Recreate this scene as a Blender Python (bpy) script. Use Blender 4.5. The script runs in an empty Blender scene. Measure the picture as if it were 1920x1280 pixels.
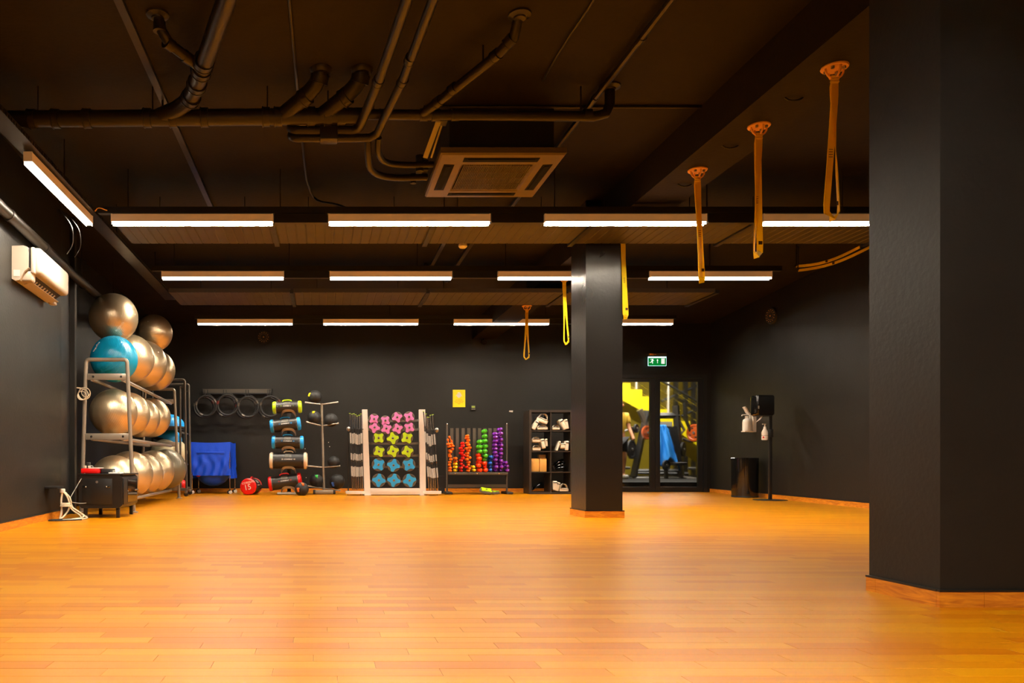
import bpy, bmesh, math, random
from mathutils import Vector, Matrix
random.seed(7)
S = bpy.context.scene
COL = S.collection
F, CX, CY, H = 1450.0, 610.0, 868.0, 0.52      # focal length in px of the 1920 frame, vanishing point, eye height

# ------------------------------------------------------------------ camera, world, exposure
cam = bpy.data.cameras.new('camera')
cam.sensor_width = 36.0
cam.lens = F / 1920 * 36
cam.shift_x = (960 - CX) / 1920
cam.shift_y = (CY - 640) / 1920
cam.clip_start = 0.05
co = bpy.data.objects.new('camera', cam)
co.location = (0, 0, H)
co.rotation_euler = (math.pi / 2, 0, 0)
COL.objects.link(co)
S.camera = co
w = bpy.data.worlds.new('world')
S.world = w
w.use_nodes = True
w.node_tree.nodes['Background'].inputs[0].default_value = (0, 0, 0, 1)
w.node_tree.nodes['Background'].inputs[1].default_value = 0
S.view_settings.view_transform = 'Standard'
S.view_settings.look = 'None'
S.view_settings.gamma = 1
S.view_settings.use_curve_mapping = False
S.view_settings.exposure = 0.0
LAMP = 365.0                                     # brightness of the LED diffusers
LAMP_COL = (1.0, 0.87, 0.70)


def gym_light(name, loc, sx, sy, power, colr=(1, .93, .8)):
    l = bpy.data.lights.new(name, 'AREA')
    l.shape = 'RECTANGLE'
    l.size, l.size_y, l.energy, l.color = sx, sy, power, colr
    o = bpy.data.objects.new(name, l)
    o.location = loc
    COL.objects.link(o)
    return o


gym_light('gym_lamp', (6.6, 17.0, 3.3), 3.0, 1.2, 250)
gym_light('gym_lamp', (8.2, 18.9, 4.3), 3.0, .8, 330)


# ------------------------------------------------------------------ geometry helpers
def P(px, py, Y):
    return Vector(((px - CX) * Y / F, Y, H + (CY - py) * Y / F))


def lin(c):
    return tuple(((v / 255) / 12.92 if v / 255 <= .04045 else ((v / 255 + .055) / 1.055) ** 2.4) for v in c)


class G:
    def __init__(s):
        s.v, s.f, s.m = [], [], []

    def add(s, vs, fs, mi=0):
        b = len(s.v)
        s.v += [Vector(v) for v in vs]
        s.f += [tuple(i + b for i in f) for f in fs]
        s.m += [mi] * len(fs)
        return s

    def box(s, x0, x1, y0, y1, z0, z1, mi=0):
        vs = [(x, y, z) for z in (z0, z1) for y in (y0, y1) for x in (x0, x1)]
        return s.add(vs, [(0, 2, 3, 1), (4, 5, 7, 6), (0, 1, 5, 4), (2, 6, 7, 3), (0, 4, 6, 2), (1, 3, 7, 5)], mi)

    def rbox(s, x0, x1, y0, y1, z0, z1, r=.01, seg=2, mi=0):
        bm = bmesh.new()
        bmesh.ops.create_cube(bm, size=1)
        for v in bm.verts:
            v.co = Vector((x0 + (v.co.x + .5) * (x1 - x0), y0 + (v.co.y + .5) * (y1 - y0), z0 + (v.co.z + .5) * (z1 - z0)))
        bmesh.ops.bevel(bm, geom=bm.edges[:], offset=r, segments=seg, affect='EDGES', profile=.5)
        bm.verts.index_update()
        s.add([v.co.copy() for v in bm.verts], [tuple(v.index for v in f.verts) for f in bm.faces], mi)
        bm.free()
        return s

    def ring(s, rings, closed_u=True, cap0=True, cap1=True, loop=False, mi=0):
        n = len(rings[0])
        vs = [v for r in rings for v in r]
        fs = []
        R = len(rings)
        for i in range(R if loop else R - 1):
            j = (i + 1) % R
            for k in range(n if closed_u else n - 1):
                l = (k + 1) % n
                fs.append((i * n + k, i * n + l, j * n + l, j * n + k))
        if not loop and closed_u:
            if cap0:
                fs.append(tuple(range(n - 1, -1, -1)))
            if cap1:
                fs.append(tuple((R - 1) * n + k for k in range(n)))
        return s.add(vs, fs, mi)

    def tube(s, pts, r, n=8, loop=False, mi=0, cap=True):
        pts = [Vector(p) for p in pts]
        rs = r if isinstance(r, (list, tuple)) else [r] * len(pts)
        rings, up = [], None
        L = len(pts)
        for i, p in enumerate(pts):
            a = pts[(i - 1) % L] if (loop or i > 0) else p
            b = pts[(i + 1) % L] if (loop or i < L - 1) else p
            t = (b - a).normalized()
            if up is None:
                up = Vector((0, 0, 1)) if abs(t.z) < .9 else Vector((0, 1, 0))
            u = (up - t * up.dot(t))
            u = u.normalized() if u.length > 1e-6 else t.orthogonal().normalized()
            up = u
            q = t.cross(u)
            rings.append([p + (u * math.cos(2 * math.pi * k / n) + q * math.sin(2 * math.pi * k / n)) * rs[i] for k in range(n)])
        return s.ring(rings, loop=loop, cap0=cap, cap1=cap, mi=mi)

    def cyl(s, p, q, r, r2=None, n=16, mi=0):
        return s.tube([p, q], [r, r if r2 is None else r2], n, mi=mi)

    def lathe(s, prof, c=(0, 0, 0), axis='Z', n=24, mi=0):
        c = Vector(c)
        rings = []
        for r, h in prof:
            row = []
            for k in range(n):
                a = 2 * math.pi * k / n
                x, y = max(r, 1e-5) * math.cos(a), max(r, 1e-5) * math.sin(a)
                row.append(c + (Vector((x, y, h)) if axis == 'Z' else Vector((h, x, y)) if axis == 'X' else Vector((x, h, y))))
            rings.append(row)
        return s.ring(rings, mi=mi)

    def sph(s, c, r, nu=24, nv=14, sc=(1, 1, 1), mi=0):
        pr = [(math.sin(math.pi * i / nv) * r, -math.cos(math.pi * i / nv) * r) for i in range(nv + 1)]
        b = len(s.v)
        s.lathe(pr, (0, 0, 0), 'Z', nu, mi)
        for i in range(b, len(s.v)):
            v = s.v[i]
            s.v[i] = Vector((v.x * sc[0] + c[0], v.y * sc[1] + c[1], v.z * sc[2] + c[2]))
        return s

    def torus(s, c, R, r, axis='Y', n=28, m=8, mi=0):
        c = Vector(c)
        pts = []
        for k in range(n):
            a = 2 * math.pi * k / n
            x, y = R * math.cos(a), R * math.sin(a)
            pts.append(c + (Vector((x, 0, y)) if axis == 'Y' else Vector((x, y, 0)) if axis == 'Z' else Vector((0, x, y))))
        return s.tube(pts, r, m, loop=True, mi=mi)

    def prism(s, poly, a, b, axis='Y', mi=0):
        f = (lambda u, v, h: (u, h, v)) if axis == 'Y' else (lambda u, v, h: (h, u, v)) if axis == 'X' else (lambda u, v, h: (u, v, h))
        return s.ring([[Vector(f(u, v, a)) for u, v in poly], [Vector(f(u, v, b)) for u, v in poly]], mi=mi)

    def ribbon(s, pts, dirs, width, th=.003, loop=False, mi=0):
        L = len(pts)
        rings = []
        for i in range(L):
            p = Vector(pts[i])
            a = Vector(pts[(i - 1) % L] if (loop or i) else pts[i])
            b = Vector(pts[(i + 1) % L] if (loop or i < L - 1) else pts[i])
            t = (b - a).normalized()
            d = Vector(dirs[i])
            d = (d - t * d.dot(t)).normalized()
            q = t.cross(d) * th / 2
            d = d * (width[i] if isinstance(width, list) else width) / 2
            rings.append([p + d + q, p - d + q, p - d - q, p + d - q])
        return s.ring(rings, loop=loop, mi=mi)

    def xf(s, M, start=0):
        for i in range(start, len(s.v)):
            s.v[i] = M @ s.v[i]
        return s


ORG = {}


def build(name, g, m, parent=None, sharp=38):
    org = ORG[parent.name] if parent else Vector((0, 0, 0))
    me = bpy.data.meshes.new(name)
    me.from_pydata([tuple(v - org) for v in g.v], [], g.f)
    mats = m if isinstance(m, (list, tuple)) else [m]
    for x in mats:
        me.materials.append(x)
    me.polygons.foreach_set('material_index', g.m)
    bm = bmesh.new()
    bm.from_mesh(me)
    bmesh.ops.recalc_face_normals(bm, faces=bm.faces[:])
    bm.to_mesh(me)
    bm.free()
    me.polygons.foreach_set('use_smooth', [True] * len(me.polygons))
    me.set_sharp_from_angle(angle=math.radians(sharp))
    o = bpy.data.objects.new(name, me)
    COL.objects.link(o)
    if parent:
        o.parent = parent
    ORG[o.name] = org.copy()
    return o


def tag(o, label, cat, group=None):
    o['label'], o['category'] = label, cat
    if group:
        o['group'] = group
    return o


def thing(name, label, cat, loc, group=None):
    o = bpy.data.objects.new(name, None)
    o.empty_display_size = .05
    COL.objects.link(o)
    o.location = loc
    ORG[o.name] = Vector(loc)
    return tag(o, label, cat, group)


def solo(name, g, m, label, cat, group=None, sharp=38):
    """a thing that is one mesh, its origin at the middle of its base"""
    lo = [min(v[i] for v in g.v) for i in range(3)]
    hi = [max(v[i] for v in g.v) for i in range(3)]
    c = Vector(((lo[0] + hi[0]) / 2, (lo[1] + hi[1]) / 2, lo[2]))
    g.xf(Matrix.Translation(-c))
    o = build(name, g, m, None, sharp)
    o.location = c
    ORG[o.name] = c
    return tag(o, label, cat, group)


def struct(name, g, m, parent=None, sharp=38):
    o = build(name, g, m, parent, sharp)
    if not parent:
        o['kind'] = 'structure'
    return o


def dup(root, loc, rot=None, label=None, scale=None, mats=None):
    def cp(o, par):
        c = o.copy()
        COL.objects.link(c)
        if par:
            c.parent = par
        for ch in list(o.children):
            cp(ch, c)
        return c
    r = cp(root, None)
    r.location = loc
    ORG[r.name] = Vector(loc)
    if rot:
        r.rotation_euler = rot
    if scale:
        r.scale = (scale,) * 3
    if label:
        r['label'] = label
    return r


def text(body, size, m, parent, loc, rot=(math.pi / 2, 0, 0), name='lettering', ext=.0006, shear=0):
    c = bpy.data.curves.new(name, 'FONT')
    c.body, c.size, c.extrude, c.shear = body, size, ext, shear
    c.align_x, c.align_y = 'CENTER', 'CENTER'
    c.resolution_u = 3
    tmp = bpy.data.objects.new('tmp', c)
    COL.objects.link(tmp)
    me = bpy.data.meshes.new_from_object(tmp.evaluated_get(bpy.context.evaluated_depsgraph_get()))
    bpy.data.objects.remove(tmp)
    bpy.data.curves.remove(c)
    me.materials.clear()
    me.materials.append(m)
    o = bpy.data.objects.new(name, me)
    COL.objects.link(o)
    o.parent = parent
    o.location = Vector(loc) - ORG[parent.name]
    o.rotation_euler = rot
    return o


# ------------------------------------------------------------------ materials
def mat(name, c, rough=.5, metal=0, var=.08, scale=12, bump=0, bscale=60, spec=.5, coat=0, emis=None, es=0, trans=0):
    m = bpy.data.materials.new(name)
    m.use_nodes = True
    nt = m.node_tree
    b = nt.nodes['Principled BSDF']
    col = lin(c)
    tc = nt.nodes.new('ShaderNodeTexCoord')
    nz = nt.nodes.new('ShaderNodeTexNoise')
    nz.inputs['Scale'].default_value = scale
    nz.inputs['Detail'].default_value = 4
    nt.links.new(tc.outputs['Object'], nz.inputs['Vector'])
    mx = nt.nodes.new('ShaderNodeMix')
    mx.data_type = 'RGBA'
    mx.inputs[6].default_value = tuple(v * (1 - var) for v in col) + (1,)
    mx.inputs[7].default_value = tuple(min(1, v * (1 + var)) for v in col) + (1,)
    nt.links.new(nz.outputs[0], mx.inputs[0])
    nt.links.new(mx.outputs[2], b.inputs['Base Color'])
    mr = nt.nodes.new('ShaderNodeMapRange')
    mr.inputs[3].default_value = max(0, rough - .06)
    mr.inputs[4].default_value = min(1, rough + .06)
    nt.links.new(nz.outputs[0], mr.inputs[0])
    nt.links.new(mr.outputs[0], b.inputs['Roughness'])
    b.inputs['Metallic'].default_value = metal
    b.inputs['Specular IOR Level'].default_value = spec
    b.inputs['Coat Weight'].default_value = coat
    if trans:
        b.inputs['Transmission Weight'].default_value = trans
    if bump:
        n2 = nt.nodes.new('ShaderNodeTexNoise')
        n2.inputs['Scale'].default_value = bscale
        n2.inputs['Detail'].default_value = 5
        nt.links.new(tc.outputs['Object'], n2.inputs['Vector'])
        bp = nt.nodes.new('ShaderNodeBump')
        bp.inputs['Strength'].default_value = bump
        bp.inputs['Distance'].default_value = .01
        nt.links.new(n2.outputs[0], bp.inputs['Height'])
        nt.links.new(bp.outputs[0], b.inputs['Normal'])
    if emis:
        b.inputs['Emission Color'].default_value = tuple(emis) + (1,)
        b.inputs['Emission Strength'].default_value = es
    return m


def wood_floor():
    m = bpy.data.materials.new('floor_wood')
    m.use_nodes = True
    nt = m.node_tree
    N, L = nt.nodes.new, nt.links.new
    b = nt.nodes['Principled BSDF']

    def math_(op, a, bb=None, c=None):
        n = N('ShaderNodeMath')
        n.operation = op
        for i, v in enumerate((a, bb, c)):
            if v is None:
                continue
            if isinstance(v, (int, float)):
                n.inputs[i].default_value = v
            else:
                L(v, n.inputs[i])
        return n.outputs[0]
    geo = N('ShaderNodeNewGeometry')
    sep = N('ShaderNodeSeparateXYZ')
    L(geo.outputs['Position'], sep.inputs[0])
    x, y = sep.outputs[0], sep.outputs[1]
    row = math_('FLOOR', math_('DIVIDE', y, .07))
    off = math_('MULTIPLY', math_('FRACT', math_('MULTIPLY', row, .381966)), .42)
    xs = math_('DIVIDE', math_('ADD', x, off), .42)
    colm = math_('FLOOR', xs)
    cv = N('ShaderNodeCombineXYZ')
    L(math_('ADD', row, .5), cv.inputs[0])
    L(math_('ADD', colm, .5), cv.inputs[1])
    wn = N('ShaderNodeTexWhiteNoise')
    wn.noise_dimensions = '2D'
    L(cv.outputs[0], wn.inputs[0])
    gv = N('ShaderNodeCombineXYZ')
    L(math_('MULTIPLY', x, 2.6), gv.inputs[0])
    L(math_('MULTIPLY', y, 46), gv.inputs[1])
    L(math_('MULTIPLY', wn.outputs[0], 37), gv.inputs[2])
    gr = N('ShaderNodeTexNoise')
    gr.inputs['Scale'].default_value = 1.0
    gr.inputs['Detail'].default_value = 6
    gr.inputs['Roughness'].default_value = .62
    gr.inputs['Distortion'].default_value = .6
    L(gv.outputs[0], gr.inputs['Vector'])
    t = math_('ADD', math_('MULTIPLY', wn.outputs[0], .55), math_('MULTIPLY', gr.outputs[0], .75))
    t = math_('SUBTRACT', t, .15)
    rp = N('ShaderNodeValToRGB')
    e = rp.color_ramp.elements
    e[0].position, e[0].color = .12, lin((182, 100, 0)) + (1,)
    e[1].position, e[1].color = .9, lin((208, 142, 1)) + (1,)
    k = e.new(.5)
    k.color = lin((197, 123, 0)) + (1,)
    L(t, rp.inputs[0])
    fx, fy = math_('FRACT', xs), math_('FRACT', math_('DIVIDE', y, .07))
    seam = math_('MAXIMUM', math_('LESS_THAN', fx, .004), math_('LESS_THAN', fy, .02))
    mx = N('ShaderNodeMix')
    mx.data_type = 'RGBA'
    L(math_('MULTIPLY', seam, .25), mx.inputs[0])
    L(rp.outputs[0], mx.inputs[6])
    mx.inputs[7].default_value = (.25, .09, .006, 1)
    L(mx.outputs[2], b.inputs['Base Color'])
    r2 = N('ShaderNodeMapRange')
    r2.inputs[3].default_value, r2.inputs[4].default_value = .27, .38
    L(gr.outputs[0], r2.inputs[0])
    L(r2.outputs[0], b.inputs['Roughness'])
    b.inputs['Specular IOR Level'].default_value = .21
    bp = N('ShaderNodeBump')
    bp.inputs['Strength'].default_value = .06
    bp.inputs['Distance'].default_value = .002
    L(gr.outputs[0], bp.inputs['Height'])
    L(bp.outputs[0], b.inputs['Normal'])
    return m


def board_wood():
    m = mat('skirting_wood', (214, 128, 24), .42)
    nt = m.node_tree
    b = nt.nodes['Principled BSDF']
    tc = nt.nodes.new('ShaderNodeNewGeometry')
    mp = nt.nodes.new('ShaderNodeMapping')
    mp.inputs['Scale'].default_value = (3, 3, 22)
    nt.links.new(tc.outputs['Position'], mp.inputs[0])
    nz = nt.nodes.new('ShaderNodeTexNoise')
    nz.inputs['Scale'].default_value = 1.6
    nz.inputs['Detail'].default_value = 5
    nz.inputs['Distortion'].default_value = 2.2
    nt.links.new(mp.outputs[0], nz.inputs['Vector'])
    rp = nt.nodes.new('ShaderNodeValToRGB')
    e = rp.color_ramp.elements
    e[0].position, e[0].color = .3, lin((176, 92, 14)) + (1,)
    e[1].position, e[1].color = .7, lin((226, 146, 30)) + (1,)
    nt.links.new(nz.outputs[0], rp.inputs[0])
    nt.links.new(rp.outputs[0], b.inputs['Base Color'])
    return m


def ball_mat(name, c, metal, rough, bump=.16):
    m = mat(name, c, rough, metal, var=.05, scale=5)
    nt = m.node_tree
    b = nt.nodes['Principled BSDF']
    tc = nt.nodes.new('ShaderNodeTexCoord')
    sp = nt.nodes.new('ShaderNodeSeparateXYZ')
    nt.links.new(tc.outputs['Object'], sp.inputs[0])
    # moulded rings round the ball's axis
    a = nt.nodes.new('ShaderNodeMath')
    a.operation = 'ARCSINE'
    d = nt.nodes.new('ShaderNodeMath')
    d.operation = 'DIVIDE'
    d.inputs[1].default_value = .301
    nt.links.new(sp.outputs[2], d.inputs[0])
    nt.links.new(d.outputs[0], a.inputs[0])
    k = nt.nodes.new('ShaderNodeMath')
    k.operation = 'MULTIPLY'
    k.inputs[1].default_value = 95
    nt.links.new(a.outputs[0], k.inputs[0])
    s_ = nt.nodes.new('ShaderNodeMath')
    s_.operation = 'SINE'
    nt.links.new(k.outputs[0], s_.inputs[0])
    bp = nt.nodes.new('ShaderNodeBump')
    bp.inputs['Strength'].default_value = bump
    bp.inputs['Distance'].default_value = .0022
    nt.links.new(s_.outputs[0], bp.inputs['Height'])
    nt.links.new(bp.outputs[0], b.inputs['Normal'])
    return m


M = {}
M['floor'] = wood_floor()
M['board'] = board_wood()
M['caulk'] = mat('black_caulk', (24, 23, 22), .35)
M['wall'] = mat('black_wall_paint', (26, 24, 20), .46, var=.12, scale=2.5, bump=.12, bscale=45, spec=.32)
M['column'] = mat('black_satin_column_paint', (24, 22, 20), .3, var=.12, scale=2.5, bump=.1, bscale=30)
M['ceil'] = mat('black_ceiling_paint', (30, 23, 15), .7, var=.15, scale=3, bump=.2, bscale=30, spec=.16)
M['pipe'] = mat('black_painted_pipe', (34, 28, 21), .36, var=.1, scale=9, spec=.34)
M['black'] = mat('black_metal', (26, 25, 24), .42)
M['blackgloss'] = mat('black_gloss_plastic', (14, 14, 14), .12, coat=.5)
M['blackmatt'] = mat('black_rubber', (24, 23, 22), .6, bump=.1, bscale=120)
M['panel'] = mat('radiant_panel_paint', (60, 55, 47), .5, var=.1, scale=6)
M['led'] = mat('led_diffuser', (255, 245, 230), .4, emis=LAMP_COL, es=LAMP)
M['ledlip'] = mat('led_diffuser_lip', (255, 245, 230), .4, emis=LAMP_COL, es=3.0)
M['sideglow'] = mat('lamp_side_glow', (232, 215, 195), .5, emis=(1, .6, .26), es=.07)  # weak warm emission puts the diffuser's glow onto housing sides and end caps
M['white'] = mat('white_plastic', (222, 214, 202), .32, var=.03)
M['offwhite'] = mat('off_white_metal', (226, 218, 206), .38, var=.04)
M['silver'] = mat('silver_paint', (150, 138, 122), .36, metal=.35, var=.06)
M['chrome'] = mat('chrome', (200, 196, 190), .16, metal=1)
M['steel'] = mat('brushed_steel', (150, 146, 140), .35, metal=.8)
M['graphite'] = mat('graphite_paint', (84, 76, 66), .4, metal=.2)
M['yellow'] = mat('yellow_webbing', (255, 226, 6), .62, bump=.25, bscale=400)
nt = M['yellow'].node_tree                      # woven webbing lets some light through
tl = nt.nodes.new('ShaderNodeBsdfTranslucent')
tl.inputs[0].default_value = lin((255, 224, 4)) + (1,)
ms = nt.nodes.new('ShaderNodeMixShader')
ms.inputs[0].default_value = .45
nt.links.new(nt.nodes['Principled BSDF'].outputs[0], ms.inputs[1])
nt.links.new(tl.outputs[0], ms.inputs[2])
nt.links.new(ms.outputs[0], nt.nodes['Material Output'].inputs[0])
M['stitch'] = mat('dark_stitching', (70, 50, 10), .8)
M['ball_silver'] = ball_mat('silver_ball_vinyl', (200, 180, 146), .82, .34)
M['ball_cream'] = ball_mat('cream_ball_vinyl', (205, 196, 160), .1, .38)
M['ball_dark'] = ball_mat('grey_ball_vinyl', (112, 104, 84), .3, .36)
M['ball_blue'] = ball_mat('blue_ball_vinyl', (10, 140, 180), .05, .26, bump=.25)
M['bluecloth'] = mat('blue_nylon', (6, 76, 228), .5, bump=.25, bscale=18)
M['red'] = mat('red_vinyl', (222, 14, 10), .38)
M['darkred'] = mat('dark_red_vinyl', (92, 20, 14), .5)
M['lime'] = mat('lime_vinyl', (180, 222, 8), .4)
M['cyan'] = mat('cyan_vinyl', (28, 156, 238), .4)
M['cream'] = mat('cream_vinyl', (226, 205, 176), .42)
M['pu'] = mat('black_leatherette', (34, 32, 30), .42, bump=.15, bscale=90)
M['print'] = mat('white_print', (236, 230, 218), .5)
M['printgrey'] = mat('grey_print', (140, 138, 128), .5)
M['pink'] = mat('pink_plate', (232, 136, 214), .42)
M['green'] = mat('lime_plate', (186, 228, 8), .42)
M['aqua'] = mat('aqua_plate', (40, 168, 240), .42)
M['platerim'] = mat('plate_rubber', (98, 90, 78), .5)
M['orange'] = mat('orange_vinyl', (245, 112, 8), .32)
M['dred'] = mat('red_dumbbell_vinyl', (222, 28, 14), .32)
M['dyellow'] = mat('yellow_dumbbell_vinyl', (248, 205, 8), .32)
M['redorange'] = mat('red_orange_vinyl', (250, 66, 6), .34)
M['dgreen'] = mat('green_dumbbell_vinyl', (70, 176, 22), .3)
M['dblue'] = mat('blue_dumbbell_vinyl', (8, 84, 190), .3)
M['purple'] = mat('purple_dumbbell_vinyl', (116, 30, 160), .3)
M['shelf'] = mat('black_brown_veneer', (48, 40, 32), .45, scale=20)
M['paleblock'] = mat('pale_wood_block', (226, 170, 86), .5, var=.15, scale=9)
M['pad'] = mat('white_padded_vinyl', (226, 214, 192), .45)
M['poster'] = mat('yellow_paper', (250, 222, 0), .6)
M['posterink'] = mat('orange_ink', (226, 158, 6), .6)
M['gold'] = mat('amber_print', (230, 170, 80), .5)
M['signgreen'] = mat('exit_sign_green', (0, 140, 60), .3, emis=lin((0, 150, 60)), es=.55)
M['signwhite'] = mat('exit_sign_white', (240, 250, 245), .3, emis=(.9, 1, .95), es=.8)
M['signtube'] = mat('exit_sign_tube', (230, 255, 255), .3, emis=(.55, .95, 1), es=1.6)
M['glass'] = mat('door_glass', (255, 255, 255), .03, trans=1)
M['darkglass'] = mat('dark_glass', (12, 11, 10), .06, coat=.6)
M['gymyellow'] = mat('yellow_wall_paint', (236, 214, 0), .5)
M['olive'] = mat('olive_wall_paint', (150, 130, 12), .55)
M['rubber'] = mat('rubber_flooring', (24, 23, 21), .8, spec=.1)
M['bluetowel'] = mat('blue_towel', (12, 124, 208), .7, bump=.5, bscale=40)
M['orangeplate'] = mat('orange_rubber_plate', (176, 72, 6), .45)
M['skin'] = mat('skin', (206, 142, 100), .5)
M['shirt'] = mat('yellow_shirt', (214, 170, 40), .7)
M['hair'] = mat('dark_hair', (36, 26, 18), .6)
M['shorts'] = mat('dark_shorts', (28, 26, 28), .7)
M['shoe'] = mat('pale_shoe', (190, 186, 180), .5)
M['cable'] = mat('pale_cable', (216, 200, 170), .45)
M['papers'] = mat('white_paper', (238, 232, 226), .6)
M['lcd'] = mat('display_screen', (120, 130, 40), .3, emis=(.5, .5, .12), es=.25)
M['acled'] = mat('display_light', (255, 255, 255), .3, emis=(.75, .85, 1), es=3)

# ------------------------------------------------------------------ the setting
TH = .2


def wall_seg(name, p, q, z0=0, z1=3.03, th=TH, side=1, m='wall'):
    """upright slab from p to q (plan points), thickened away from the room"""
    p, q = Vector(p), Vector(q)
    d = (q - p).normalized()
    n = Vector((-d.y, d.x)) * th * side
    pl = [p, q, q + n, p + n]
    return struct(name, G().prism([(v.x, v.y) for v in pl], z0, z1, 'Z'), M[m])


YB = 13.9
# floor: solid base with a strip of single boards let in where they are near enough to be told apart
X0, X1, Y0, Y1 = -1.5, 2.95, 1.75, 3.01
g = G()
g.box(-3.3, 7.4, -4.2, Y0, -.1, 0)
g.box(-3.3, 7.4, Y1, YB + .16, -.1, 0)
g.box(-3.3, X0, Y0, Y1, -.1, 0)
g.box(X1, 7.4, Y0, Y1, -.1, 0)
g.box(X0, X1, Y0, Y1, -.1, -.012)
floor = struct('floor', g, M['floor'])
for r in range(25, 43):
    off = (r * .381966 % 1) * .42
    c = math.floor((X0 + off) / .42)
    while c * .42 - off < X1:
        a, b = max(X0, c * .42 - off) + .0003, min(X1, (c + 1) * .42 - off) - .0003
        c += 1
        if b - a < .004:
            continue
        t = random.uniform(-.0003, .0001)
        y0, y1 = r * .07 + .0003, (r + 1) * .07 - .0003
        g = G()
        e = .0007
        g.ring([[Vector(v) for v in ((a, y0, -.011), (b, y0, -.011), (b, y1, -.011), (a, y1, -.011))],
                [Vector(v) for v in ((a, y0, t - e), (b, y0, t - e), (b, y1, t - e), (a, y1, t - e))],
                [Vector(v) for v in ((a + e, y0 + e, t), (b - e, y0 + e, t), (b - e, y1 - e, t), (a + e, y1 - e, t))]])
        build('plank', g, M['floor'], floor, 10)

struct('ceiling', G().box(-3.4, 7.5, -4.2, YB + .2, 3.03, 3.2), M['ceil'])
WL = lambda y: -2.474 - .0635 * (y - 5.88)        # face of the near left wall
WR = lambda y: 6.95 - .136 * (14.1 - y)           # face of the right wall
wall_seg('wall_left', (WL(-4), -4), (WL(7.56), 7.56))
struct('wall_left_recess', G().box(-3.2, -3.0, 7.5, YB + .2, 0, 3.03), M['wall'])
struct('wall_left_return', G().box(-3.0, WL(7.56) - .2, 7.46, 7.56, 0, 3.03), M['wall'])
struct('trim_1', G().box(-3.0, WL(7.56) - .03, 7.56, 7.9, 0, 3.03), M['black'])
struct('trim_2', G().box(-2.75, -2.56, 7.9, 7.96, 0, 3.03), M['wall'])
DX0, DX1, DZ = 5.13, 6.86, 2.11                   # doorway
g = G()
g.box(-3.2, DX0, YB, YB + .2, 0, 3.03)
g.box(DX0, DX1, YB, YB + .2, DZ, 3.03)
g.box(DX1, 7.1, YB, YB + .2, 0, 3.03)
struct('wall_back', g, M['wall'])
wall_seg('wall_right', (WR(-4.2), -4.2), (WR(YB + .1), YB + .1), side=-1)
struct('wall_front', G().box(-2.2, 5.2, -4.2, -4.0, 0, 3.03), M['wall'])
struct('beam', G().box(2.64, 3.04, -4.0, YB, 2.74, 3.03), M['ceil'])


def skirting(parent, p, q, h, cuts, depth=.014, out=1):
    """boards of the skirting along p-q, each a piece, with the caulk line on top"""
    p, q = Vector(p), Vector(q)
    d = (q - p).normalized()
    n = Vector((d.y, -d.x)) * out
    L = (q - p).length
    cs = [0] + [c for c in cuts if 0 < c < L] + [L]
    for a, b in zip(cs, cs[1:]):
        pl = [p + d * (a + .0005), p + d * (b - .0005), p + d * (b - .0005) + n * depth, p + d * (a + .0005) + n * depth]
        build('board', G().prism([(v.x, v.y) for v in pl], .0, h, 'Z'), M['board'], parent)
    pl = [p, q, q + n * (depth + .002), p + n * (depth + .002)]
    build('caulk_strip', G().prism([(v.x, v.y) for v in pl], h, h + .007, 'Z'), M['caulk'], parent)


def column(x0, x1, y0, y1, h, cl, cf, m):
    o = struct('column', G().box(x0, x1, y0, y1, 0, 3.03), M[m])
    skirting(o, (x0, y1), (x0, y0), h, cl, out=1)
    skirting(o, (x0 - .014, y0), (x1 + .014, y0), h, cf, out=1)
    skirting(o, (x1, y0), (x1, y1), h, [], out=1)
    return o


column(2.226, 2.80, 2.80, 3.165, .056, [.055], [.162, .42], 'wall')
column(2.49, 2.84, 7.39, 7.83, .062, [.28], [.29], 'column')


def baseboard(name, p, q, h, step):
    o = bpy.data.objects.new(name, None)
    COL.objects.link(o)
    o['kind'] = 'structure'
    ORG[o.name] = Vector((0, 0, 0))
    L = (Vector(q) - Vector(p)).length
    skirting(o, p, q, h, [step * i + random.uniform(-.2, .2) for i in range(1, int(L / step) + 1)])


baseboard('baseboard_left', (WL(-1), -1), (WL(7.56), 7.56), .062, .85)
bpy.data.objects['baseboard_left']
baseboard('baseboard_back', (-3.0, YB), (DX0 - .02, YB), .068, .9)
baseboard('baseboard_right', (WR(YB), YB), (WR(3.2), 3.2), .062, .8)

# ------------------------------------------------------------------ LED battens on their rails
ORD = ['first', 'second', 'third', 'fourth']


def batten(label, x, y, z, L=1.5, along='X', group=None):
    t = thing('led_batten', label, 'ceiling light', (x, y, z), group)
    hw, b = .028, L / 2

    def sect(poly, name, m, a0, a1):
        return build(name, G().prism([(y + u if along == 'X' else x + u, z + v) for u, v in poly], (x if along == 'X' else y) + a0, (x if along == 'X' else y) + a1,
                                     'X' if along == 'X' else 'Y'), m, t)
    sect([(-hw, .012), (hw, .012), (hw, .074), (-hw, .074)], 'housing', M['sideglow'], -b + .012, b - .012)
    sect([(-hw, .012), (-hw, -.012), (-hw + .004, -.014), (-.023, -.004), (.023, -.004), (hw - .004, -.014), (hw, -.012), (hw, .012)], 'diffuser_lip', M['ledlip'], -b + .006, b - .006)
    sect([(-.022, -.0055), (.022, -.0055), (.022, -.002), (-.022, -.002)], 'diffuser', M['led'], -b + .01, b - .01)
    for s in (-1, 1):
        sect([(-hw - .002, .076), (-hw - .002, .01), (hw + .002, .01), (hw + .002, .076)], 'end_cap', M['sideglow'], s * b - .012 if s > 0 else -b, b if s > 0 else -b + .012)
    return t


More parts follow.
